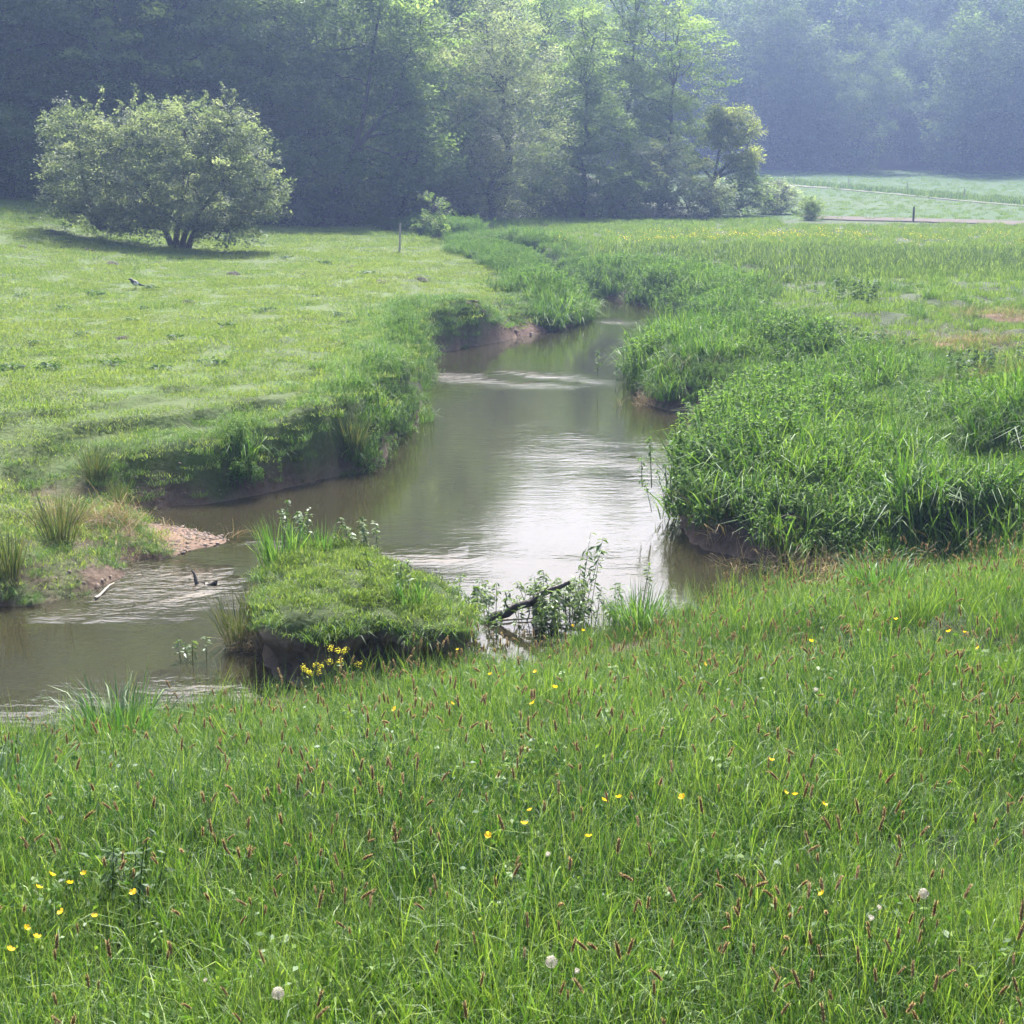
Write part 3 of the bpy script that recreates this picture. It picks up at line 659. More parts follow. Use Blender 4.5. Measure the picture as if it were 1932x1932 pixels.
# ================================================================== TREES
def spray_crown(r, lobes, n_spray, per, lsize, srad, flat=.28, droop=.25, inner=.25, up=.15, asp=.6):
    """leaf sprays spread over and through a set of ellipsoid lobes; returns leaves and spray centres"""
    L = np.array(lobes, float); C, R = L[:, :3], L[:, 3:6]
    w = (R[:, 0] * R[:, 1] + R[:, 0] * R[:, 2] + R[:, 1] * R[:, 2]); k = r.choice(len(L), n_spray, p=w / w.sum())
    u = r.normal(0, 1, (n_spray, 3)); u[:, 2] += up; u /= np.linalg.norm(u, axis=1, keepdims=True)
    rr = np.where(r.random(n_spray) < inner, r.random(n_spray) ** .5 * .8, .78 + .28 * r.random(n_spray))
    S = C[k] + u * R[k] * rr[:, None]
    rs = srad[0] + (srad[1] - srad[0]) * r.random(n_spray)
    # leaves in a tilted flattened disc round each spray centre
    a = r.random((n_spray, per)) * 6.283; q = np.sqrt(r.random((n_spray, per)))
    out = u.copy(); out[:, 2] *= .3; out /= np.linalg.norm(out, axis=1, keepdims=True) + 1e-9
    side = np.stack([-out[:, 1], out[:, 0], np.zeros(n_spray)], 1); side /= np.linalg.norm(side, axis=1, keepdims=True) + 1e-9
    nrm = np.cross(out, side); nrm *= np.sign(nrm[:, 2:3] + 1e-9); nrm = nrm + r.normal(0, .38, nrm.shape); nrm /= np.linalg.norm(nrm, axis=1, keepdims=True)
    ca, sa = (np.cos(a) * q), (np.sin(a) * q * .75)
    P = S[:, None] + out[:, None] * (ca * rs[:, None])[..., None] + side[:, None] * (sa * rs[:, None])[..., None]
    P = P + nrm[:, None] * (r.normal(0, flat, (n_spray, per)) * rs[:, None])[..., None]
    P[..., 2] -= droop * rs[:, None] * q ** 2
    P = P.reshape(-1, 3)
    Nn = np.repeat(nrm, per, 0) + r.normal(0, .3, P.shape)
    vv = np.clip(np.repeat(r.random(n_spray), per) * .75 + .25 * r.random(len(P)), 0, 1)
    return leaves(r, P, Nn, lsize, asp, vv), S, k
def wobble(r, a, b, n, amp):
    t = np.linspace(0, 1, n)[:, None]; p = a * (1 - t) + b * t
    return p + r.normal(0, amp, (n, 3)) * np.sin(t * math.pi)
def skeleton(r, stems, lobes, S, k, r0, branches=70, rb=.02, amp=.12):
    """stems: list of polylines; limbs run from the nearest stem point to each lobe, twigs on to the sprays"""
    g = Geo(); pts = []
    for st in stems:
        st = np.asarray(st, float); n = len(st); rr = r0 * np.linspace(1, .35, n); g.merge(tube(st, rr, 7)); pts.append(np.column_stack([st, rr]))
    allp = np.concatenate(pts)
    for i, lb in enumerate(lobes):
        c = np.array(lb[:3], float); below = allp[allp[:, 2] < c[2] + .2]
        if not len(below): below = allp
        j = np.argmin(np.linalg.norm(below[:, :3] - c, axis=1) + .5 * np.maximum(0, below[:, 2] - c[2] + .3))
        a = below[j, :3]; dist = np.linalg.norm(c - a)
        if dist > .25: g.merge(tube(wobble(r, a, c, 6, amp * dist * .5), np.linspace(min(below[j, 3] * .6, .04 + .025 * dist), rb * 1.3, 6), 5))
        sel = np.where(k == i)[0]; r.shuffle(sel)
        for s_ in sel[:max(2, branches // len(lobes))]:
            g.merge(tube(wobble(r, c, S[s_], 4, .06), np.linspace(rb, rb * .3, 4), 3, 0, False))
    return g
def auto_lobes(r, H, hb, W, n, shape='round'):
    L = []
    for i in range(n):
        t = (i + .5) / n; zc = hb + (H - hb) * t
        prof = math.sin(math.pi * min(1, .12 + .86 * t)) ** .55 if shape == 'round' else (1.08 - t) ** .7
        an = i * 2.4 + r.random() * .9; q = W * .5 * prof * (.35 + .35 * r.random())
        s = W * .5 * prof * .52 + .4
        L.append((q * math.cos(an), q * math.sin(an), zc, s * 1.1, s * 1.1, s * .8))
    return L
def build_tree(seed, H, hb, W, nl, n_spray, per, lsize, srad, trunk_r, shape='round', stems=None, lobes=None, **kw):
    r = np.random.default_rng(seed); lobes = lobes or auto_lobes(r, H, hb, W, nl, shape)
    g, S, k = spray_crown(r, lobes, n_spray, per, lsize, srad, **kw)
    if stems is None: stems = [wobble(r, np.array([0, 0, -.4]), np.array([r.normal(0, .9), r.normal(0, .6), H * .6]), 9, .22)]
    t = skeleton(r, stems, lobes, S, k, trunk_r)
    return t.mesh('trunk', True), g.mesh('crown')
KIND = {}
for i, (H, hb, W) in enumerate(((17, 1.6, 9.5), (19, 1.2, 10.5), (15, 1.0, 8.5), (16, .8, 9.0))):
    KIND['tall%d' % i] = build_tree(300 + i, H, hb, W, 24, 500, 74, (.12, .21), (.6, 1.15), .24, flat=.16, droop=.35, inner=.15)
for i, (H, hb, W) in enumerate(((3.2, .3, 3.4), (2.4, .2, 3.0), (4.2, .4, 3.6))):
    KIND['shrub%d' % i] = build_tree(320 + i, H, hb, W, 9, 190, 42, (.10, .18), (.3, .55), .07)
KIND['willow'] = build_tree(330, 9.6, .6, 6.6, 20, 620, 60, (.11, .2), (.42, .75), .2, asp=.36, droop=.6, flat=.2, inner=.15)
KIND['cone'] = build_tree(331, 15, .3, 7.5, 18, 560, 62, (.12, .21), (.5, .9), .2, 'cone', flat=.16, inner=.15)

def plant(name, kind, x, y, label, group, scale=1.0, rz=0.0, mat='leaf', cat='tree', sx=1.0, zoff=0.0):
    z = float(height(np.array([x]), np.array([y]))[0])
    o = thing(name, label, cat, (x, y, z - .05 + zoff), rz, (scale * sx, scale * sx, scale), group)
    tm, cm = KIND[kind]
    t = link('trunk', tm, M['bark'], o)
    c = link('crown', cm, None, o)
    if not cm.materials: cm.materials.append(M[mat])
    c.material_slots[0].link = 'OBJECT'; c.material_slots[0].material = M[mat]
    return o
def px_x(px, d): return (px - 966) / 3000.0 * d / cP * (1.0)     # rough sideways place of a far thing
WG = 'trees standing along the wood edge'
r = np.random.default_rng(40)
front = [ # name, kind, px, distance, scale, rz, sx, mat, label
 ('willow_tree', 'willow', 928, 80, 1.1, .3, 1.0, 'leaf_pale', 'rounded silvery green willow standing in front of the wood at the meadow edge'),
 ('broadleaf_tree', 'tall2', 770, 79, .92, 1.2, .95, 'leaf', 'tall sunlit broadleaf tree between the hawthorn and the silvery willow'),
 ('broadleaf_tree', 'cone', 1095, 84, .72, .5, 1.15, 'leaf', 'dark cone shaped tree standing in shade right beside the silvery willow'),
 ('broadleaf_tree', 'tall1', 1030, 97, .72, 2.0, 1.0, 'leaf', 'tall tree rising directly behind the silvery willow'),
 ('broadleaf_tree', 'tall0', 1165, 93, .88, .2, 1.0, 'leaf', 'tall tree with sunlit crown behind the dark cone shaped tree'),
 ('broadleaf_tree', 'tall3', 1235, 89, .72, 2.6, 1.1, 'leaf', 'spreading tree at the end of the wood, next to the yellow oak'),
 ('bush', 'shrub2', 1245, 83, .95, .4, 1.0, 'leaf_pale', 'round grey green bush in front of the end of the wood'),
 ('bush', 'shrub0', 1170, 82, .8, 2.1, 1.1, 'leaf', 'dark low bush at the foot of the wood, nearest the cone shaped tree'),
 ('bush', 'shrub1', 1315, 82, .78, 3.3, 1.1, 'leaf_haw', 'pale flowering bush below the yellow oak at the meadow edge'),
 ('bush', 'shrub0', 1385, 87, .72, 1.7, 1.15, 'leaf', 'dark green bush right of the yellow oak trunk'),
 ('bush', 'shrub1', 1445, 90, .72, .9, 1.2, 'leaf_pale', 'yellow green bush at the tip of the hedge beside the far field'),
 ('bush', 'shrub1', 1505, 80, .46, 2.9, .75, 'leaf', 'small round isolated bush at the end of the brown earth strip'),
]
for nm, kd, px, dd, s_, rz, sx, mt, lb in front:
    plant(nm, kd, px_x(px, dd), dd, lb, WG, s_, rz, mt, 'bush' if nm == 'bush' else 'tree', sx)
# the shaded wood on the left slope
LW = 'trees of the shaded wood'
for i, (px, dd, s_, kd) in enumerate(sorted(((-60, 69, .9, 'tall0'), (40, 68, .95, 'tall2'), (120, 72, 1.0, 'tall3'), (215, 71, .95, 'tall1'), (300, 75, 1.0, 'tall0'), (385, 73, .95, 'tall2'), (465, 76, 1.0, 'tall3'),
                                      (545, 78, .8, 'tall0'), (620, 81, .55, 'tall1'), (700, 86, .62, 'tall3'), (850, 91, .9, 'tall0'), (900, 101, .9, 'tall2'), (800, 99, .8, 'tall1'), (640, 92, .75, 'tall2'), (500, 88, 1.0, 'tall1'),
                                      (340, 86, 1.0, 'tall3'), (180, 83, 1.0, 'tall0'), (20, 80, 1.0, 'tall1'), (1060, 108, .85, 'tall3')))):
    plant('woodland_tree', kd, px_x(px, dd), dd, 'dark broadleaf tree of the shaded wood, %s from the left among its trees' % ORD[i], LW, s_, i * 1.3, 'leaf')
for i, (px, dd, s_, kd) in enumerate(sorted(((-40, 64, .8, 'shrub0'), (30, 64.5, .9, 'shrub2'), (120, 66, .9, 'shrub0'), (560, 73, .9, 'shrub2'), (610, 75, .85, 'shrub0'), (660, 76.5, .9, 'shrub2'), (720, 79, .8, 'shrub0'), (830, 84, .9, 'shrub0'),
                                      (480, 71, .9, 'shrub2'), (400, 70, .8, 'shrub0'), (250, 69, .9, 'shrub2'), (1010, 86, .85, 'shrub2'), (880, 85.5, .8, 'shrub0'), (1060, 85, .6, 'shrub1')))):
    plant('understory_bush', kd, px_x(px, dd), dd, 'dark bush under the shaded wood edge, %s from the left along it' % ORD[i], 'bushes under the wood edge', s_, i * 2.1, 'leaf', 'bush', 1.2)
# leaning tree with dark bare limb
dd = 74.0; m = dd / 3000
def lp(px, py, dy=0.0): return np.array([(px - 640) * m, dy, (424 - py) * m])
lobes = [(*lp(x_, y_, z_), q * m, q * m, q * m * .8) for x_, y_, q, z_ in ((770, 130, 55, 0), (700, 90, 60, .8), (810, 60, 50, -.5), (730, 30, 60, 0), (650, 150, 45, .5), (790, 200, 50, .3), (830, 290, 45, -.4), (760, 330, 40, .5),
         (700, 340, 40, -.5), (660, 290, 35, -.6), (770, 250, 40, -.8), (700, 200, 40, .8), (640, 30, 55, .5), (600, 100, 50, .8))]
stems = [np.array([lp(612, 432), lp(632, 395), lp(655, 345), lp(680, 290), lp(700, 235), lp(712, 170), lp(722, 100), lp(735, 40)]), np.array([lp(680, 290), lp(705, 262), lp(732, 232), lp(760, 190), lp(778, 140)])]
KIND['lean'] = build_tree(350, 1, 1, 1, 1, 420, 46, (.13, .24), (.45, .85), .16, stems=stems, lobes=lobes)
plant('leaning_tree', 'lean', px_x(640, dd), dd, 'leaning tree with a long dark bare limb in front of the wood', WG, 1.0, 0, 'leaf')
# yellowish young oak
dd = 88.0; m = dd / 3000
def lp(px, py, dy=0.0): return np.array([(px - 1330) * m, dy, (385 - py) * m])
lobes = [(*lp(x_, y_, z_), q * m, q * m * 1.1, q * m * .75) for x_, y_, q, z_ in ((1345, 212, 27, 0), (1375, 205, 22, .4), (1398, 235, 22, -.3), (1360, 245, 26, .3), (1330, 245, 20, -.4), (1395, 275, 20, .2), (1365, 285, 22, -.4), (1390, 300, 18, 0), (1310, 290, 13, .3), (1335, 200, 16, .3))]
stems = [np.array([lp(1327, 395), lp(1328, 360), lp(1330, 320), lp(1336, 280), lp(1345, 240), lp(1352, 210)]), np.array([lp(1330, 320), lp(1345, 300), lp(1365, 285), lp(1390, 262)]), np.array([lp(1330, 325), lp(1318, 308), lp(1303, 290)]), np.array([lp(1330, 318), lp(1360, 304), lp(1392, 298)])]
KIND['oak'] = build_tree(360, 1, 1, 1, 1, 300, 46, (.09, .17), (.3, .58), .12, stems=stems, lobes=lobes, inner=.1)
plant('oak_tree', 'oak', px_x(1330, dd), dd, 'yellowish young oak with visible branches at the end of the wood', WG, 1.0, 0, 'leaf_oak')
# hawthorn on the pasture
hb = hit(335, 470); dd = hb[1]; m = dd / 3000 / cP
def lp(px, py, dy=0.0): return np.array([(px - 335) * m, dy, (470 - py) * m])
lobes = [(*lp(x_, y_, z_), q * m, q * m * 1.15, q * m * .9) for x_, y_, q, z_ in ((165, 258, 56, 0), (140, 335, 48, .3), (222, 285, 48, -.2), (285, 262, 55, .3), (360, 258, 62, -.3), (432, 248, 50, .2), (465, 300, 50, 0), (500, 360, 42, -.2), (440, 350, 62, -.9),
         (370, 345, 65, -1.0), (300, 350, 65, -1.0), (220, 345, 62, -.7), (170, 385, 40, .3), (470, 405, 38, 0), (250, 395, 40, .2), (400, 400, 40, .5), (330, 385, 45, .6), (125, 375, 32, .2), (270, 410, 34, -.6), (390, 420, 34, -.6), (450, 425, 30, -.3), (215, 405, 32, -.4), (500, 400, 30, .2), (330, 405, 34, -1.0), (290, 425, 24, -.9), (385, 430, 24, -.9), (180, 415, 30, -.2), (240, 425, 24, -.6), (435, 435, 22, -.5), (140, 400, 30, .2))]
r = np.random.default_rng(371)
g, S, k = spray_crown(r, lobes, 1500, 46, (.065, .115), (.22, .5), .2, .2, .15, .2, .55)
for px, py, hh in ((150, 205, 30), (185, 200, 28), (205, 178, 45), (270, 175, 45), (290, 190, 30), (425, 172, 45), (445, 185, 30), (350, 198, 22), (530, 350, 25), (95, 300, 20), (120, 250, 25), (480, 235, 22), (245, 205, 24), (400, 188, 26)):
    n_ = 60; t = r.random(n_); top = lp(px, py, r.normal(0, .3)); P = top + np.column_stack([r.normal(0, .05, n_) + .1 * np.sin(t * 5), r.normal(0, .05, n_), -t * hh * m])
    g.merge(leaves(r, P, r.normal(0, 1, (n_, 3)), (.07, .12), .55))
stems = [np.array([lp(325, 474), lp(322, 455), lp(312, 430), lp(290, 395), lp(255, 350)]), np.array([lp(333, 474), lp(332, 450, .1), lp(336, 420, .2), lp(345, 380, .3), lp(350, 330, .2)]), np.array([lp(342, 474), lp(346, 455, -.1), lp(356, 430, -.2), lp(385, 395, -.2), lp(420, 350)]),
         np.array([lp(350, 472, .2), lp(358, 448, .3), lp(372, 425, .4), lp(410, 400, .5)]), np.array([lp(190, 432, .4), lp(186, 410, .4), lp(175, 380, .3), lp(165, 330, .2)])]
tk = skeleton(r, stems, lobes, S, k, .13, 160, .018)
KIND['haw'] = (tk.mesh('trunk', True), g.mesh('crown'))
plant('hawthorn_tree', 'haw', hb[0], hb[1], 'broad dome shaped hawthorn standing alone on the sloping pasture', None, 1.0, 0, 'leaf_haw')
# sapling by the river bend
r = np.random.default_rng(372); KIND['sapling'] = build_tree(372, 2.6, .7, 1.7, 5, 42, 26, (.09, .16), (.2, .38), .03, inner=.05)
h = hit(798, 462); plant('sapling', 'sapling', h[0] + .2, h[1] + 3, 'slender sunlit sapling by the river bend beside the pale stake', None, .65, 0, 'leaf', 'tree')

# wooded hillside far right: reads as one mass
hs = []
for i in range(4):
    r = np.random.default_rng(400 + i); H = (17, 20, 15, 18)[i]; L = auto_lobes(r, H, 1.0, H * .62, 13)
    g, S, k = spray_crown(r, L, 230, 76, (.20, .34), (.9, 1.7), .35, .25, .3, .2, .65)
    g.merge(tube(wobble(r, np.array([0, 0, -1.]), np.array([.2, .1, H * .3]), 5, .1), np.linspace(.3, .1, 5), 6, 0))
    hs.append((g.mesh('hill_tree'), M['leaf_far']))
r = np.random.default_rng(45); pts = []
for row in range(9):
    yy = 168 + row * 8.5 + .06 * row * row
    for xx in np.arange(4 - row * 2, 105 + row * 4, 8.2): pts.append((xx + r.normal(0, 2.2), yy + r.normal(0, 2.4) + 5 * math.sin(xx * .11)))
for row in range(6):                                             # hill behind the spur and the left wood
    for xx in np.arange(-62, -2 - row * 3, 7.0):
        yy = float(wood_edge(xx)) + 24 + row * 8.0; pts.append((xx + r.normal(0, 1.6), yy + r.normal(0, 1.5)))
for xx in np.arange(-70, -26, 6.0):
    for row in range(4): pts.append((xx + r.normal(0, 1.2), 64 + row * 7 + r.normal(0, 1)))
pts = np.array(pts); z = height(pts[:, 0], pts[:, 1])
scatter('hillside_wood', P3(pts[:, 0], pts[:, 1], z - .3), (.68 + .55 * r.random(len(pts))) * np.where((pts[:, 1] < 160) & (pts[:, 0] > -22), .75, 1), hs, 'dense wood covering the hazy far hillsides', 'wood', seed=46, lean=.03)

# ================================================================== SINGLE PLANTS
def tuft_mesh(seed, n, R, h, w, lean, curve, dead=0):
    r = np.random.default_rng(seed); g = blades(r, n, R, h, w, lean, curve, out=.75)
    return g.mesh('blades')
def tuft(name, px, py, me, mat, label, cat='grass tuft', s=1.0, group=None, z=None, rz=0.0):
    h = hit(px, py) if z is None else at(px, py, z)
    o = thing(name, label, cat, (h[0], h[1], h[2] - .03), rz, s, group); link('blades', me, mat, o); return o
rush = tuft_mesh(500, 170, .14, (.45, .85), (.006, .010), .35, .35)
rush2 = tuft_mesh(501, 130, .12, (.40, .75), (.006, .010), .3, .3)
RG = 'rush tufts on the left bank'
tuft('rush_tuft', 112, 1030, rush, M['rush'], 'tall dark rush tuft beside the bare earth of the gravel bar', s=.95, group=RG)
tuft('rush_tuft', 20, 1090, rush2, M['rush'], 'rush tuft cut by the picture edge, leftmost by the water', s=.85, group=RG)
tuft('rush_tuft', 180, 905, rush, M['tuft'], 'green rush tuft below the shadowed turf ledge', s=.75, group=RG, rz=1)
tuft('rush_tuft', 225, 955, rush2, M['tuft'], 'low spreading rush tuft at the back of the gravel bar', s=.6, group=RG, rz=2)
tuft('rush_tuft', 668, 860, rush, M['rush'], 'straggly rush tuft leaning over the water at the bank corner', s=.9, group=RG, rz=.5)
tuft('rush_tuft', 450, 1215, rush, M['tuft'], 'rush tuft growing from the water against the islet side', s=.75, z=.02)
tuft('rush_tuft', 480, 1170, rush2, M['tuft'], 'short rush tuft at the islet front corner', s=.6, z=.2)
big = tuft_mesh(503, 260, .26, (.35, .7), (.009, .016), .35, .6)
tuft('grass_tuft', 225, 1420, big, M['tuft'], 'large lush grass tuft on the near bank beside the water', s=.9)
tuft('grass_tuft', 1205, 1190, big, M['tuft'], 'arching grass tuft at the water edge behind the foxtails', s=.75, rz=2)
tuft('grass_tuft', 1660, 1130, big, M['tuft'], 'arching grass tuft at the mouth of the dark inlet', s=.85, rz=1)
tuft('grass_tuft', -5, 1560, big, M['tuft'], 'dark green grass clump at the picture edge in the meadow', s=.9, rz=1)
# tall clumps at the back and side of the islet
def herb_thing(name, px, py, z, seed, n_st, R, h, ls, nl, mat, label, cat='plant', s=1.0, asp=.4):
    me = herb(seed, n_st, R, h, ls, nl, mat, asp)[0]; p = at(px, py, z)
    o = thing(name, label, cat, (p[0], p[1], p[2] - .03), 0, s); link('foliage', me, mat, o); return o
tall_blades = tuft_mesh(504, 120, .2, (.3, .6), (.008, .015), .25, .45)
for px, py, z_, s_, lb in ((530, 1060, .5, .95, 'tall bright grass clump at the back corner of the islet'), (610, 1045, .52, .7, 'lower grass clump along the back edge of the islet'), (775, 1150, .5, .7, 'upright grass clump on the islet side facing the pool'),
                           (830, 1175, .42, .6, 'grass clump drooping at the islet end near the log')):
    p = at(px, py, z_); o = thing('islet_grass_clump', lb, 'grass tuft', (p[0], p[1], z_ - .05), px, s_, 'grass clumps on the islet'); link('blades', tall_blades, M['tuft'], o)
herb_thing('leafy_weed', 560, 1040, .5, 510, 7, .13, (.35, .6), (.035, .075), 26, M['willow'], 'leafy upright weeds among the grass at the islet back')
herb_thing('leafy_weed', 678, 1045, .5, 511, 8, .10, (.2, .42), (.035, .07), 26, M['willow'], 'small leafy weed clump on the islet back corner')
herb_thing('leafy_weed', 745, 1130, .5, 512, 6, .12, (.3, .5), (.035, .07), 24, M['willow'], 'leafy weed growing on the islet shoulder')
herb_thing('leafy_weed', 350, 1245, 0, 513, 4, .12, (.1, .25), (.04, .08), 12, M['willow'], 'sparse leafy water weed standing in the river before the islet')
herb_thing('willow_sapling', 888, 1175, .05, 514, 24, .12, (.2, .45), (.05, .10), 22, M['willow'], 'small willow sapling between the islet and the fallen log', 'sapling', 1, .3)
herb_thing('willow_sapling', 1060, 1172, .02, 515, 70, .24, (.15, .48), (.05, .10), 22, M['willow'], 'leafy willow sapling sprouting around the dark fallen log', 'sapling', 1, .3)
herb_thing('willow_sapling', 1098, 1168, .05, 516, 3, .05, (.7, .85), (.06, .11), 22, M['willow'], 'tallest thin willow shoot rising above the fallen log', 'sapling', 1, .3)
for i, (px, py, s_, lb) in enumerate(((212, 1730, 1.0, 'dark leafy plant standing among the low left buttercups'), (15, 1500, 1.1, 'dark leafy plant at the left picture edge above the buttercups'))):
    h = hit(px, py); me = herb(525 + i, 12, .10, (.25, .45), (.03, .075), 24, M['weed'], .3)[0]; o = thing('meadow_plant', lb, 'plant', (h[0], h[1], h[2] - .02), 0, s_, 'dark leafy plants in the meadow'); link('foliage', me, M['weed'], o)
for i, (px, py, s_, lb) in enumerate(((1605, 575, 1.1, 'round dark nettle mound beside the far meadow'), (1640, 670, .9, 'dark nettle clump left of the straw patch'), (1860, 790, 1.0, 'dark nettle clump at the field side of the right bank'), (1855, 705, .8, 'dark nettle clump between the two straw patches'))):
    h = hit(px, py); me = herb(530 + i, 26, .42, (.3, .65), (.06, .12), 22, M['nettle'])[0]
    o = thing('nettle_clump', lb, 'nettles', (h[0], h[1], h[2] - .05), 0, s_, 'nettle clumps on the right bank'); link('foliage', me, M['weed'], o)
    o.children[0].material_slots[0].link = 'OBJECT'; o.children[0].material_slots[0].material = M['weed']

# pasture weeds and molehills
wm = []
for i in range(3):
    r = np.random.default_rng(540 + i); n_ = 40; an = r.random(n_) * 6.283; q = .05 + .25 * r.random(n_)
    P = np.column_stack([np.cos(an) * q, np.sin(an) * q, .03 + .12 * r.random(n_)]); D = np.column_stack([np.cos(an), np.sin(an), .4 * np.ones(n_)])
    wm.append(leaves(r, P, r.normal(0, .4, (n_, 3)) + [0, 0, 1], (.12, .22), .35, None, D).mesh('rosette'))
wp = [(285, 548)] + sorted([(270, 588), (355, 572), (400, 690), (540, 630), (250, 610), (155, 635), (60, 650), (330, 640), (640, 600), (470, 530), (590, 560), (690, 520), (120, 585), (40, 560), (210, 690), (500, 590), (615, 500), (540, 490), (430, 620), (300, 700), (90, 700), (700, 600), (655, 650), (20, 700), (180, 560)])
for i, (px, py) in enumerate(wp):
    h = hit(px, py); o = link('pasture_weed', wm[i % 3], M['weed'], None, (h[0], h[1], h[2])); o.rotation_euler = (0, 0, i * 1.1); s_ = (.45 + .4 * ((i * 37) % 10) / 10) * (1.0 if i else 1.6); o.scale = (s_, s_, s_)
    tag(o, 'low dark weed rosette on the pasture, %s of them from the left' % ORD[i - 1] if i else 'largest dark weed clump on the pasture right beside the magpie', 'weed', 'weeds on the pasture')
r = np.random.default_rng(550); n_ = 14; V = [(0, 0, .17)]
for k_, (q, zz) in enumerate(((.08, .16), (.16, .10), (.25, .01), (.3, -.05))):
    for j in range(n_): a = 6.283 * j / n_; s_ = q * (1 + r.normal(0, .12)); V.append((s_ * math.cos(a), s_ * math.sin(a), zz + r.normal(0, .012)))
T = [(0, 1 + j, 1 + (j + 1) % n_) for j in range(n_)]; Q = [(1 + k_ * n_ + j, 1 + (k_ + 1) * n_ + j, 1 + (k_ + 1) * n_ + (j + 1) % n_, 1 + k_ * n_ + (j + 1) % n_) for k_ in range(3) for j in range(n_)]
mole = mk_mesh('mound', V, [T, Q], None, True)
mp_ = [(15, 430), (42, 468), (62, 415), (95, 440), (130, 460), (168, 474), (212, 500), (232, 640), (355, 572), (440, 520), (572, 520), (665, 505), (720, 535), (790, 530)]
for i, (px, py) in enumerate(mp_):
    h = hit(px, py); o = link('molehill', mole, M['mound'], None, (h[0], h[1], h[2] - .02)); o.rotation_euler = (0, 0, i * .9); s_ = .5 + .5 * ((i * 53) % 10) / 10; o.scale = (s_ * 1.3, s_, s_ * .75)
    tag(o, 'small dark earth molehill on the pasture, %s from the left picture edge' % ORD[i], 'molehill', 'molehills on the pasture')

# ------------------------------------------------------------------ posts, stake, driftwood
def post(name, px, py, h, rr, mat, label, group=None, tilt=(0, 0)):
    p = hit(px, py); n_ = 8; r_ = np.random.default_rng(int(px)); pts = [(tilt[0] * t * h, tilt[1] * t * h, -.3 + (h + .3) * t) for t in (0, .3, .6, .9, 1)]
    g = tube(pts, [rr * (1 + r_.normal(0, .06)) for _ in range(4)] + [rr * .8], n_)
    o = link(name, g.mesh('shaft'), mat, None, (p[0], p[1], p[2])); return tag(o, label, 'post', group)
post('fence_post', 1723, 419, .72, .05, M['darkwood'], 'single dark post standing at the brown earth strip in front of the field')
for px, py, lb in ((1498, 351, 'first thin fence post along the track, nearest the wood'), (1601, 358, 'second thin fence post along the far gravel track from the wood'), (1711, 369, 'third thin fence post along the far gravel track from the wood'), (1819, 380, 'fourth thin fence post along the far gravel track, farthest from the wood')):
    post('fence_post', px, py - 5, .75, .04, M['wood'], lb, 'fence posts along the track')
post('wooden_stake', 753, 474, .95, .035, M['wood'], 'pale weathered stake standing at the pasture edge by the river bend', None, (.06, 0))
# hedge strip along the track
hp = np.array([hit(px, 340 + (px - 1400) * .083)[:2] for px in np.linspace(1400, 1980, 40)]); r = np.random.default_rng(560)
hq = np.repeat(hp, 9, 0) + r.normal(0, .7, (360, 2)) + [0, 2.2]; z = height(hq[:, 0], hq[:, 1])
scatter('track_verge', P3(hq[:, 0], hq[:, 1], z - .05), .8 + .8 * r.random(360), far_src, 'strip of rough grass beside the far gravel track', 'grass', tint=.1 * np.ones(360), seed=57)
# fallen log in the willow sapling
p0 = at(930, 1168, .03); p1 = at(1075, 1098, .42); r = np.random.default_rng(570)
lg = thing('fallen_log', 'dark wet log slanting out of the water through the willow sapling', 'log', p0); pts = wobble(r, np.zeros(3) - (p1 - p0) * .08, p1 - p0, 9, .02)
link('trunk', tube(pts, np.array([.036, .045, .042, .04, .036, .033, .03, .025, .016]), 9).mesh('log', True), M['darkwood'], lg)
link('branch', tube(wobble(r, pts[2], pts[2] + [-.02, -.05, .22], 5, .015), np.linspace(.016, .004, 5), 5).mesh('branch'), M['darkwood'], lg)
link('branch', tube(wobble(r, pts[4], pts[4] + [.15, -.15, .2], 5, .02), np.linspace(.018, .004, 5), 5).mesh('branch'), M['darkwood'], lg)
p0 = at(385, 1105, -.02); o = thing('driftwood_snag', 'small dark forked snag poking out of the rippled shallow water', 'driftwood', p0)
link('stump', tube(wobble(r, np.array([-.02, 0, -.1]), np.array([-.13, .05, .15]), 6, .015), np.linspace(.035, .008, 6), 7).mesh('snag', True), M['darkwood'], o)
link('branch', tube(wobble(r, np.array([0, 0, .0]), np.array([.13, -.05, .05]), 5, .02), np.linspace(.045, .02, 5), 6).mesh('snag', True), M['darkwood'], o)
for i, (a_, b_, lb) in enumerate((((905, 1172), (1010, 1166), 'pale stick floating at the foot of the fallen log'), ((1015, 1176), (1100, 1182), 'pale stick floating under the willow sapling'), ((180, 1128), (215, 1100), 'dry stick at the water edge below the rush tufts'))):
    q0 = at(*a_, .015); q1 = at(*b_, .02); o = link('floating_stick', tube(wobble(r, np.zeros(3), q1 - q0, 6, .012), np.linspace(.014, .007, 6), 5).mesh('stick'), M['wood'], None, q0); tag(o, lb, 'stick')

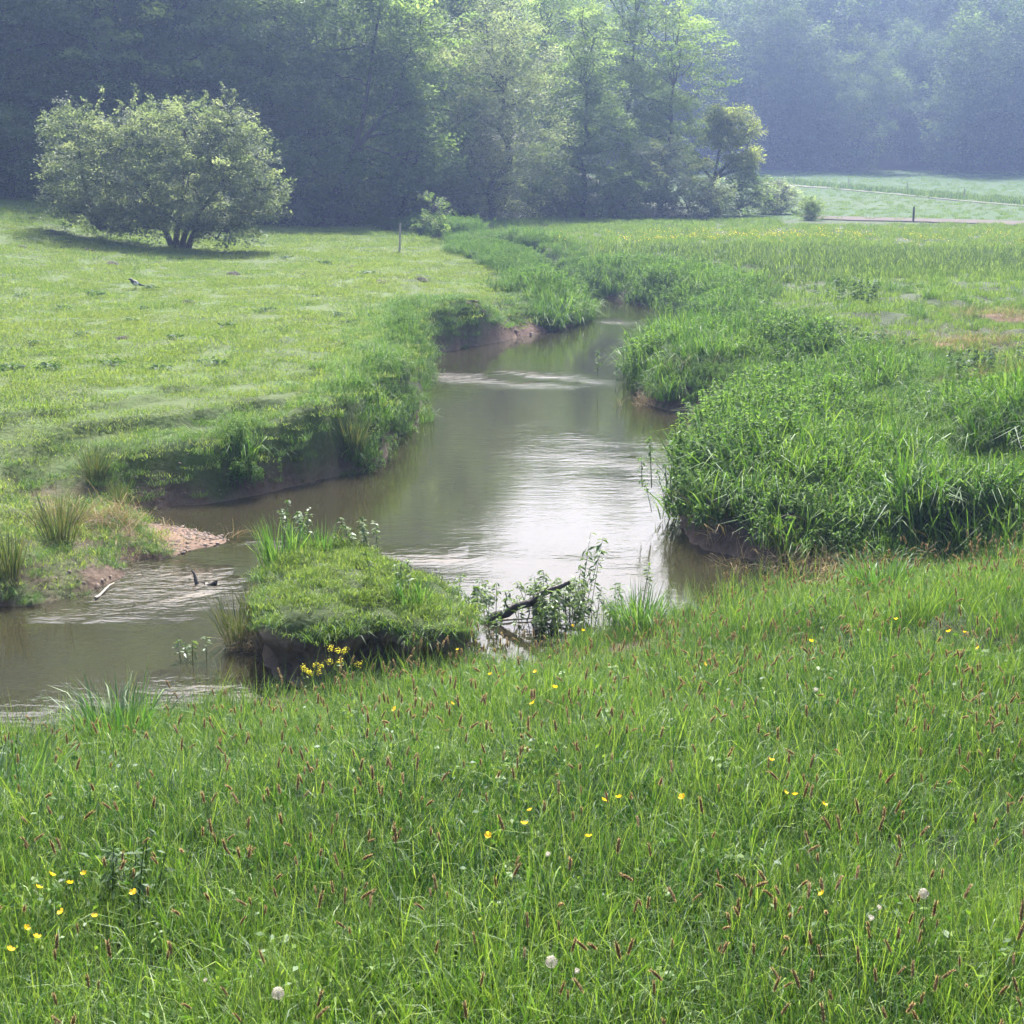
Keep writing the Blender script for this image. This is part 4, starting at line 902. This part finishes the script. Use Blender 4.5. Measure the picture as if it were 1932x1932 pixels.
# ------------------------------------------------------------------ magpie
def magpie():
    h = hit(256, 549); o = thing('magpie', 'black and white magpie standing on the pasture', 'bird', h, 0, 1.0)
    pts = np.array([(-.26, 0, .075), (-.17, 0, .10), (-.09, 0, .125), (-.04, 0, .145), (.015, 0, .165), (.06, 0, .195), (.085, 0, .225), (.105, 0, .25), (.13, 0, .255), (.165, 0, .247)])
    rr = np.array([.012, .02, .028, .058, .068, .056, .038, .038, .026, .004]); g = tube(pts, rr, 10); V = np.concatenate(g.V); tot = len(V)
    col = np.tile([.012, .012, .016], (tot, 1)); bl = (V[:, 0] > -.06) & (V[:, 0] < .07) & (V[:, 2] < .17); col[bl] = (.75, .75, .73)
    me = mk_mesh('body', V, [np.concatenate(g.F[4]), np.concatenate(g.F[3])], {'Col': col}, True)
    m, nt, out = new_mat('magpie_feathers'); a = N(nt, 'ShaderNodeAttribute', attribute_type='GEOMETRY', attribute_name='Col'); p = N(nt, 'ShaderNodeBsdfPrincipled'); p.inputs['Roughness'].default_value = .5
    nt.links.new(a.outputs['Color'], p.inputs['Base Color']); nt.links.new(p.outputs[0], out.inputs[0]); link('body', me, m, o)
    for s_ in (-.022, .022): link('leg', tube([(.0, s_, .13), (-.012, s_, .06), (.0, s_, .005), (.03, s_, .003)], .005, 5).mesh('leg'), M['darkwood'], o)
    o.rotation_euler = (0, 0, math.pi + .5)
magpie()

# ================================================================== FLOWERS AND SEED HEADS OF THE NEAR MEADOW
def foxtail(seed, H, bend, hl):
    r = np.random.default_rng(seed); t = np.linspace(0, 1, 8); an = r.random() * 6.28
    px_ = bend * t ** 2.5; pz = H * t * (1 - .12 * bend / .3 * t ** 2)
    S = np.column_stack([px_, .02 * np.sin(t * 3 + an), pz]); st = tube(S, np.linspace(.0016, .001, 8), 3, .3, False)
    d = S[-1] - S[-2]; d /= np.linalg.norm(d); down = np.array([bend * 1.2, 0, -bend * .8]); u = np.linspace(0, 1, 8)
    Hp = S[-1] + d * (u * hl)[:, None] + down * (u ** 2 * hl * .8)[:, None]
    rr = .005 * np.array([.3, .85, 1, 1, .95, .8, .55, .12]); g = tube(Hp, rr, 6, .15)
    n_ = 70; k = r.random(n_); P = np.stack([np.interp(k, u, Hp[:, i]) for i in range(3)], 1); an = r.random(n_) * 6.283
    e1 = np.cross(d, [0, 1, .1]); e1 /= np.linalg.norm(e1); e2 = np.cross(d, e1); o = np.cos(an)[:, None] * e1 + np.sin(an)[:, None] * e2
    D = o * .6 + d; P = P + o * .005
    g.merge(leaves(r, P, np.cross(D, r.normal(0, 1, (n_, 3))), (.008, .013), .16, np.full(n_, .95), D))
    return st.mesh('stem'), g.mesh('seed_head')
FX = [foxtail(600 + i, H, b, l) for i, (H, b, l) in enumerate(((.44, .02, .056), (.47, .05, .064), (.40, .03, .05), (.45, .09, .058), (.42, .13, .053), (.49, .04, .068), (.43, .17, .05), (.37, .06, .04)))]
def f_fox(x, y, d): return (np.abs(x) < .335 * y + .25) * (y < near_edge(x) - .5) * (d > 1.3) * (.35 + .65 * sstep(.4, .62, fbm(x * .7 + 3, y * .7, 81)) ) * sstep(-4, 3, x)**.5
x, y, z, d, r = pick(7800, -6, 6, 3.4, 14, 82, lambda x, y, d: f_fox(x, y, d))
order = np.argsort(y); x, y, z = x[order], y[order], z[order]
vis = np.where(y > 4.6)[0]; near = vis[:290]; rest = np.setdiff1d(np.arange(len(x)), near)
for c_, i in enumerate(near):
    st, hd = FX[int(r.integers(0, 8))]; s_ = .75 + .45 * r.random()
    o = thing('foxtail_stalk', 'reddish brown foxtail seed head on a thin stem in the nearest meadow grass', 'foxtail', (x[i], y[i], z[i]), r.random() * 6.28, s_, 'foxtail heads in the nearest grass')
    o['kind'] = 'thing'; link('stem', st, M['stem'], o); link('seed_head', hd, M['head_o'], o)
fsrc = []
for st, hd in FX:
    hd2 = hd.copy(); hd2.materials.clear()
    fsrc.append((hd2, M['head']))
scatter('foxtail_seed_heads', P3(x[rest], y[rest], z[rest]), .75 + .35 * r.random(len(rest)), fsrc, 'brown foxtail seed heads thickly dotting the meadow farther back', 'seed heads', seed=83, lean=.1)

def buttercup_meshes():
    V = []; Q = []; r = np.random.default_rng(700)
    for i in range(5):
        a = i * 2 * math.pi / 5; o = len(V); e = np.array([math.cos(a), math.sin(a), 0]); s_ = np.array([-math.sin(a), math.cos(a), 0])
        for t, w, zz in ((.002, .0015, 0), (.007, .0055, .002), (.012, .0065, .006), (.0145, .003, .009)):
            V += [e * t - s_ * w + [0, 0, zz], e * t + [0, 0, zz - .0012], e * t + s_ * w + [0, 0, zz]]
        for k in range(3):
            for j in range(2): Q.append((o + k * 3 + j, o + k * 3 + j + 1, o + k * 3 + j + 4, o + k * 3 + j + 3))
    cup = mk_mesh('corolla', np.array(V) * 1.05, [Q], {'v': np.repeat(r.random(5), 12)}, True)
    cen = tube([(0, 0, .001), (0, 0, .004), (0, 0, .006)], [.0035, .004, .002], 7, .9).mesh('centre')
    return cup, cen
CUP, CEN = buttercup_meshes()
def flower_at(px, py, top):
    p = hit(px, py, top); return p
bc = [(98, 1660), (132, 1667), (158, 1651), (73, 1683), (252, 1693), (116, 1728), (178, 1730), (50, 1757), (70, 1775), (20, 1800), (989, 1558), (1000, 1531), (1110, 1582), (921, 1583), (1140, 1512), (1168, 1510), (1287, 1512), (1482, 1497), (1555, 1518), (1500, 1500),
      (1551, 1695), (853, 1328), (925, 1273), (1010, 1272), (1047, 1298), (1080, 1182), (1100, 1190), (745, 1340), (1330, 1255), (1530, 1210), (1690, 1170), (1790, 1195), (1820, 1195), (1845, 1225), (1455, 1440), (863, 1226), (1005, 1328)]
r = np.random.default_rng(701)
where = lambda px, py: 'at the picture edge of the near meadow' if px < 100 else 'in the near meadow'
cnt = [0, 0, 0]
for i, (px, py) in enumerate(sorted(bc)):
    near_ = py > 1600 and px < 400; top = .36 + .03 * r.random(); p = flower_at(px, py, top)
    lb = 'yellow buttercup in the cluster low left in the meadow' if near_ else ('yellow buttercup near the water side of the meadow' if py < 1400 else 'yellow buttercup in the middle of the near meadow')
    gk = 0 if near_ else (2 if py < 1400 else 1)
    if px != 1551: lb += ', %s from the left' % ORD[cnt[gk]]; cnt[gk] += 1
    if px == 1551: lb = 'single yellow buttercup beside the dandelion clocks'
    o = thing('buttercup', lb, 'flower', (p[0], p[1], p[2] - top), r.random() * 6, 1.0, 'buttercups in the near meadow')
    link('stem', tube([(0, 0, 0), (.01, .01, top * .5), (0, 0, top)], [.0012, .001, .0009], 3, .4, False).mesh('stem'), M['stem'], o)
    s_ = .8 + .35 * r.random(); f = link('flower', CUP, M['yellow'], o, (0, 0, top)); f.scale = (s_,) * 3; f.rotation_euler = (r.normal(0, .4) + .3, r.normal(0, .4), 0)
    link('centre', CEN, M['yellow'], f)
# dandelion clocks
def clock_mesh(seed, full):
    r = np.random.default_rng(seed); n_ = int(150 * full); u = r.normal(0, 1, (n_, 3)); u /= np.linalg.norm(u, axis=1, keepdims=True)
    if full < .8: u[:, 2] = -np.abs(u[:, 2]) * .4 + .3 * r.random(n_); u[:, 0] = np.abs(u[:, 0])
    g = Geo(); R = .021
    for k in range(3):
        D = np.cross(u, r.normal(0, 1, (n_, 3))); g.merge(leaves(r, u * R * (.93 + .1 * r.random((n_, 1))), u + r.normal(0, .3, (n_, 3)), (.008, .012), .22, r.random(n_), D))
    g.merge(leaves(r, u * R * .5, np.cross(u, r.normal(0, 1, (n_, 3))), (.018, .02), .03, r.random(n_), u))
    g.merge(tube([(0, 0, -.004), (0, 0, 0), (0, 0, .004)], [.002, .004, .002], 6, .2)); return g.mesh('seed_ball')
CK = [clock_mesh(710, 1.0), clock_mesh(711, .45)]
for px, py, kd, s_, lb in ((1742, 1697, 0, .95, 'round white dandelion clock low in the right of the meadow'), (1640, 1734, 1, .9, 'ragged white dandelion clock left of the round one'), (1656, 1718, 1, .7, 'small ragged dandelion clock just above its ragged neighbour'), (1040, 1828, 0, 1.05, 'large cream dandelion clock among foxtails near the bottom centre'),
                       (1085, 1840, 1, .8, 'faded dandelion clock right beside the large cream one'), (525, 1888, 0, 1.05, 'large cream dandelion clock at the bottom left of the meadow'), (1030, 1617, 1, .9, 'ragged pale dandelion clock in the middle of the meadow'), (1536, 1307, 1, 1.0, 'pale dandelion clock farthest up the right of the meadow'), (385, 1862, 1, .6, 'tiny spent dandelion head near the bottom edge')):
    top = .36; p = flower_at(px, py, top); o = thing('dandelion_clock', lb, 'dandelion', (p[0], p[1], p[2] - top), 0, 1.0, 'dandelion clocks in the meadow')
    link('stem', tube([(0, 0, 0), (.01, 0, top * .5), (0, 0, top)], [.0022, .002, .0018], 5, .5, False).mesh('stem'), M['stem'], o)
    b = link('seed_ball', CK[kd], M['white'], o, (0, 0, top)); b.scale = (s_ * 1.0,) * 3
# yellow crucifer by the islet
r = np.random.default_rng(720)
for px, py, sc2, lb in ((640, 1312, .75, 'yellow flowering mustard plant standing before the islet'), (588, 1318, .6, 'smaller yellow flowering mustard plant left of the taller one')):
    p = hit(px, py); o = thing('mustard_plant', lb, 'flower', p, 0, sc2, 'mustard plants by the islet'); g = Geo(); f = Geo()
    for k in range(7):
        e = np.array([r.normal(0, .09), r.normal(0, .06), .30 + .26 * r.random()]); g.merge(tube(wobble(r, np.array([0, 0, 0.]), e, 5, .02), np.linspace(.004, .002, 5), 4, .3, False))
        n_ = 30; u = r.normal(0, 1, (n_, 3)); P = e + u * [.022, .022, .018]; f.merge(leaves(r, P, u + [0, 0, .6], (.012, .02), .9))
    n_ = 24; t = r.random(n_); P = np.column_stack([r.normal(0, .05, n_), r.normal(0, .05, n_), .05 + .3 * t]); g.merge(leaves(r, P, r.normal(0, .6, (n_, 3)) + [0, 0, 1], (.04, .08), .4))
    link('stalks', g.mesh('stalks'), M['stem'], o); link('flower_heads', f.mesh('flower_heads'), M['mustard'], o)

# ================================================================== HAZE
def haze():
    x0, x1, y0, y1, z0, z1 = -275, 275, -30, 450, -4, 62
    V = [(x, y, z) for z in (z0, z1) for y in (y0, y1) for x in (x0, x1)]; Q = [(0, 2, 3, 1), (4, 5, 7, 6), (0, 1, 5, 4), (2, 6, 7, 3), (0, 4, 6, 2), (1, 3, 7, 5)]
    m, nt, out = new_mat('haze'); v = N(nt, 'ShaderNodeVolumePrincipled'); v.inputs['Color'].default_value = (.40, .56, 1, 1); v.inputs['Density'].default_value = .001; v.inputs['Anisotropy'].default_value = .45
    nt.links.new(v.outputs[0], out.inputs['Volume']); o = link('haze', mk_mesh('haze', V, [Q]), m); tag(o, 'pale blue summer haze filling the valley', 'haze', kind='stuff')
haze()
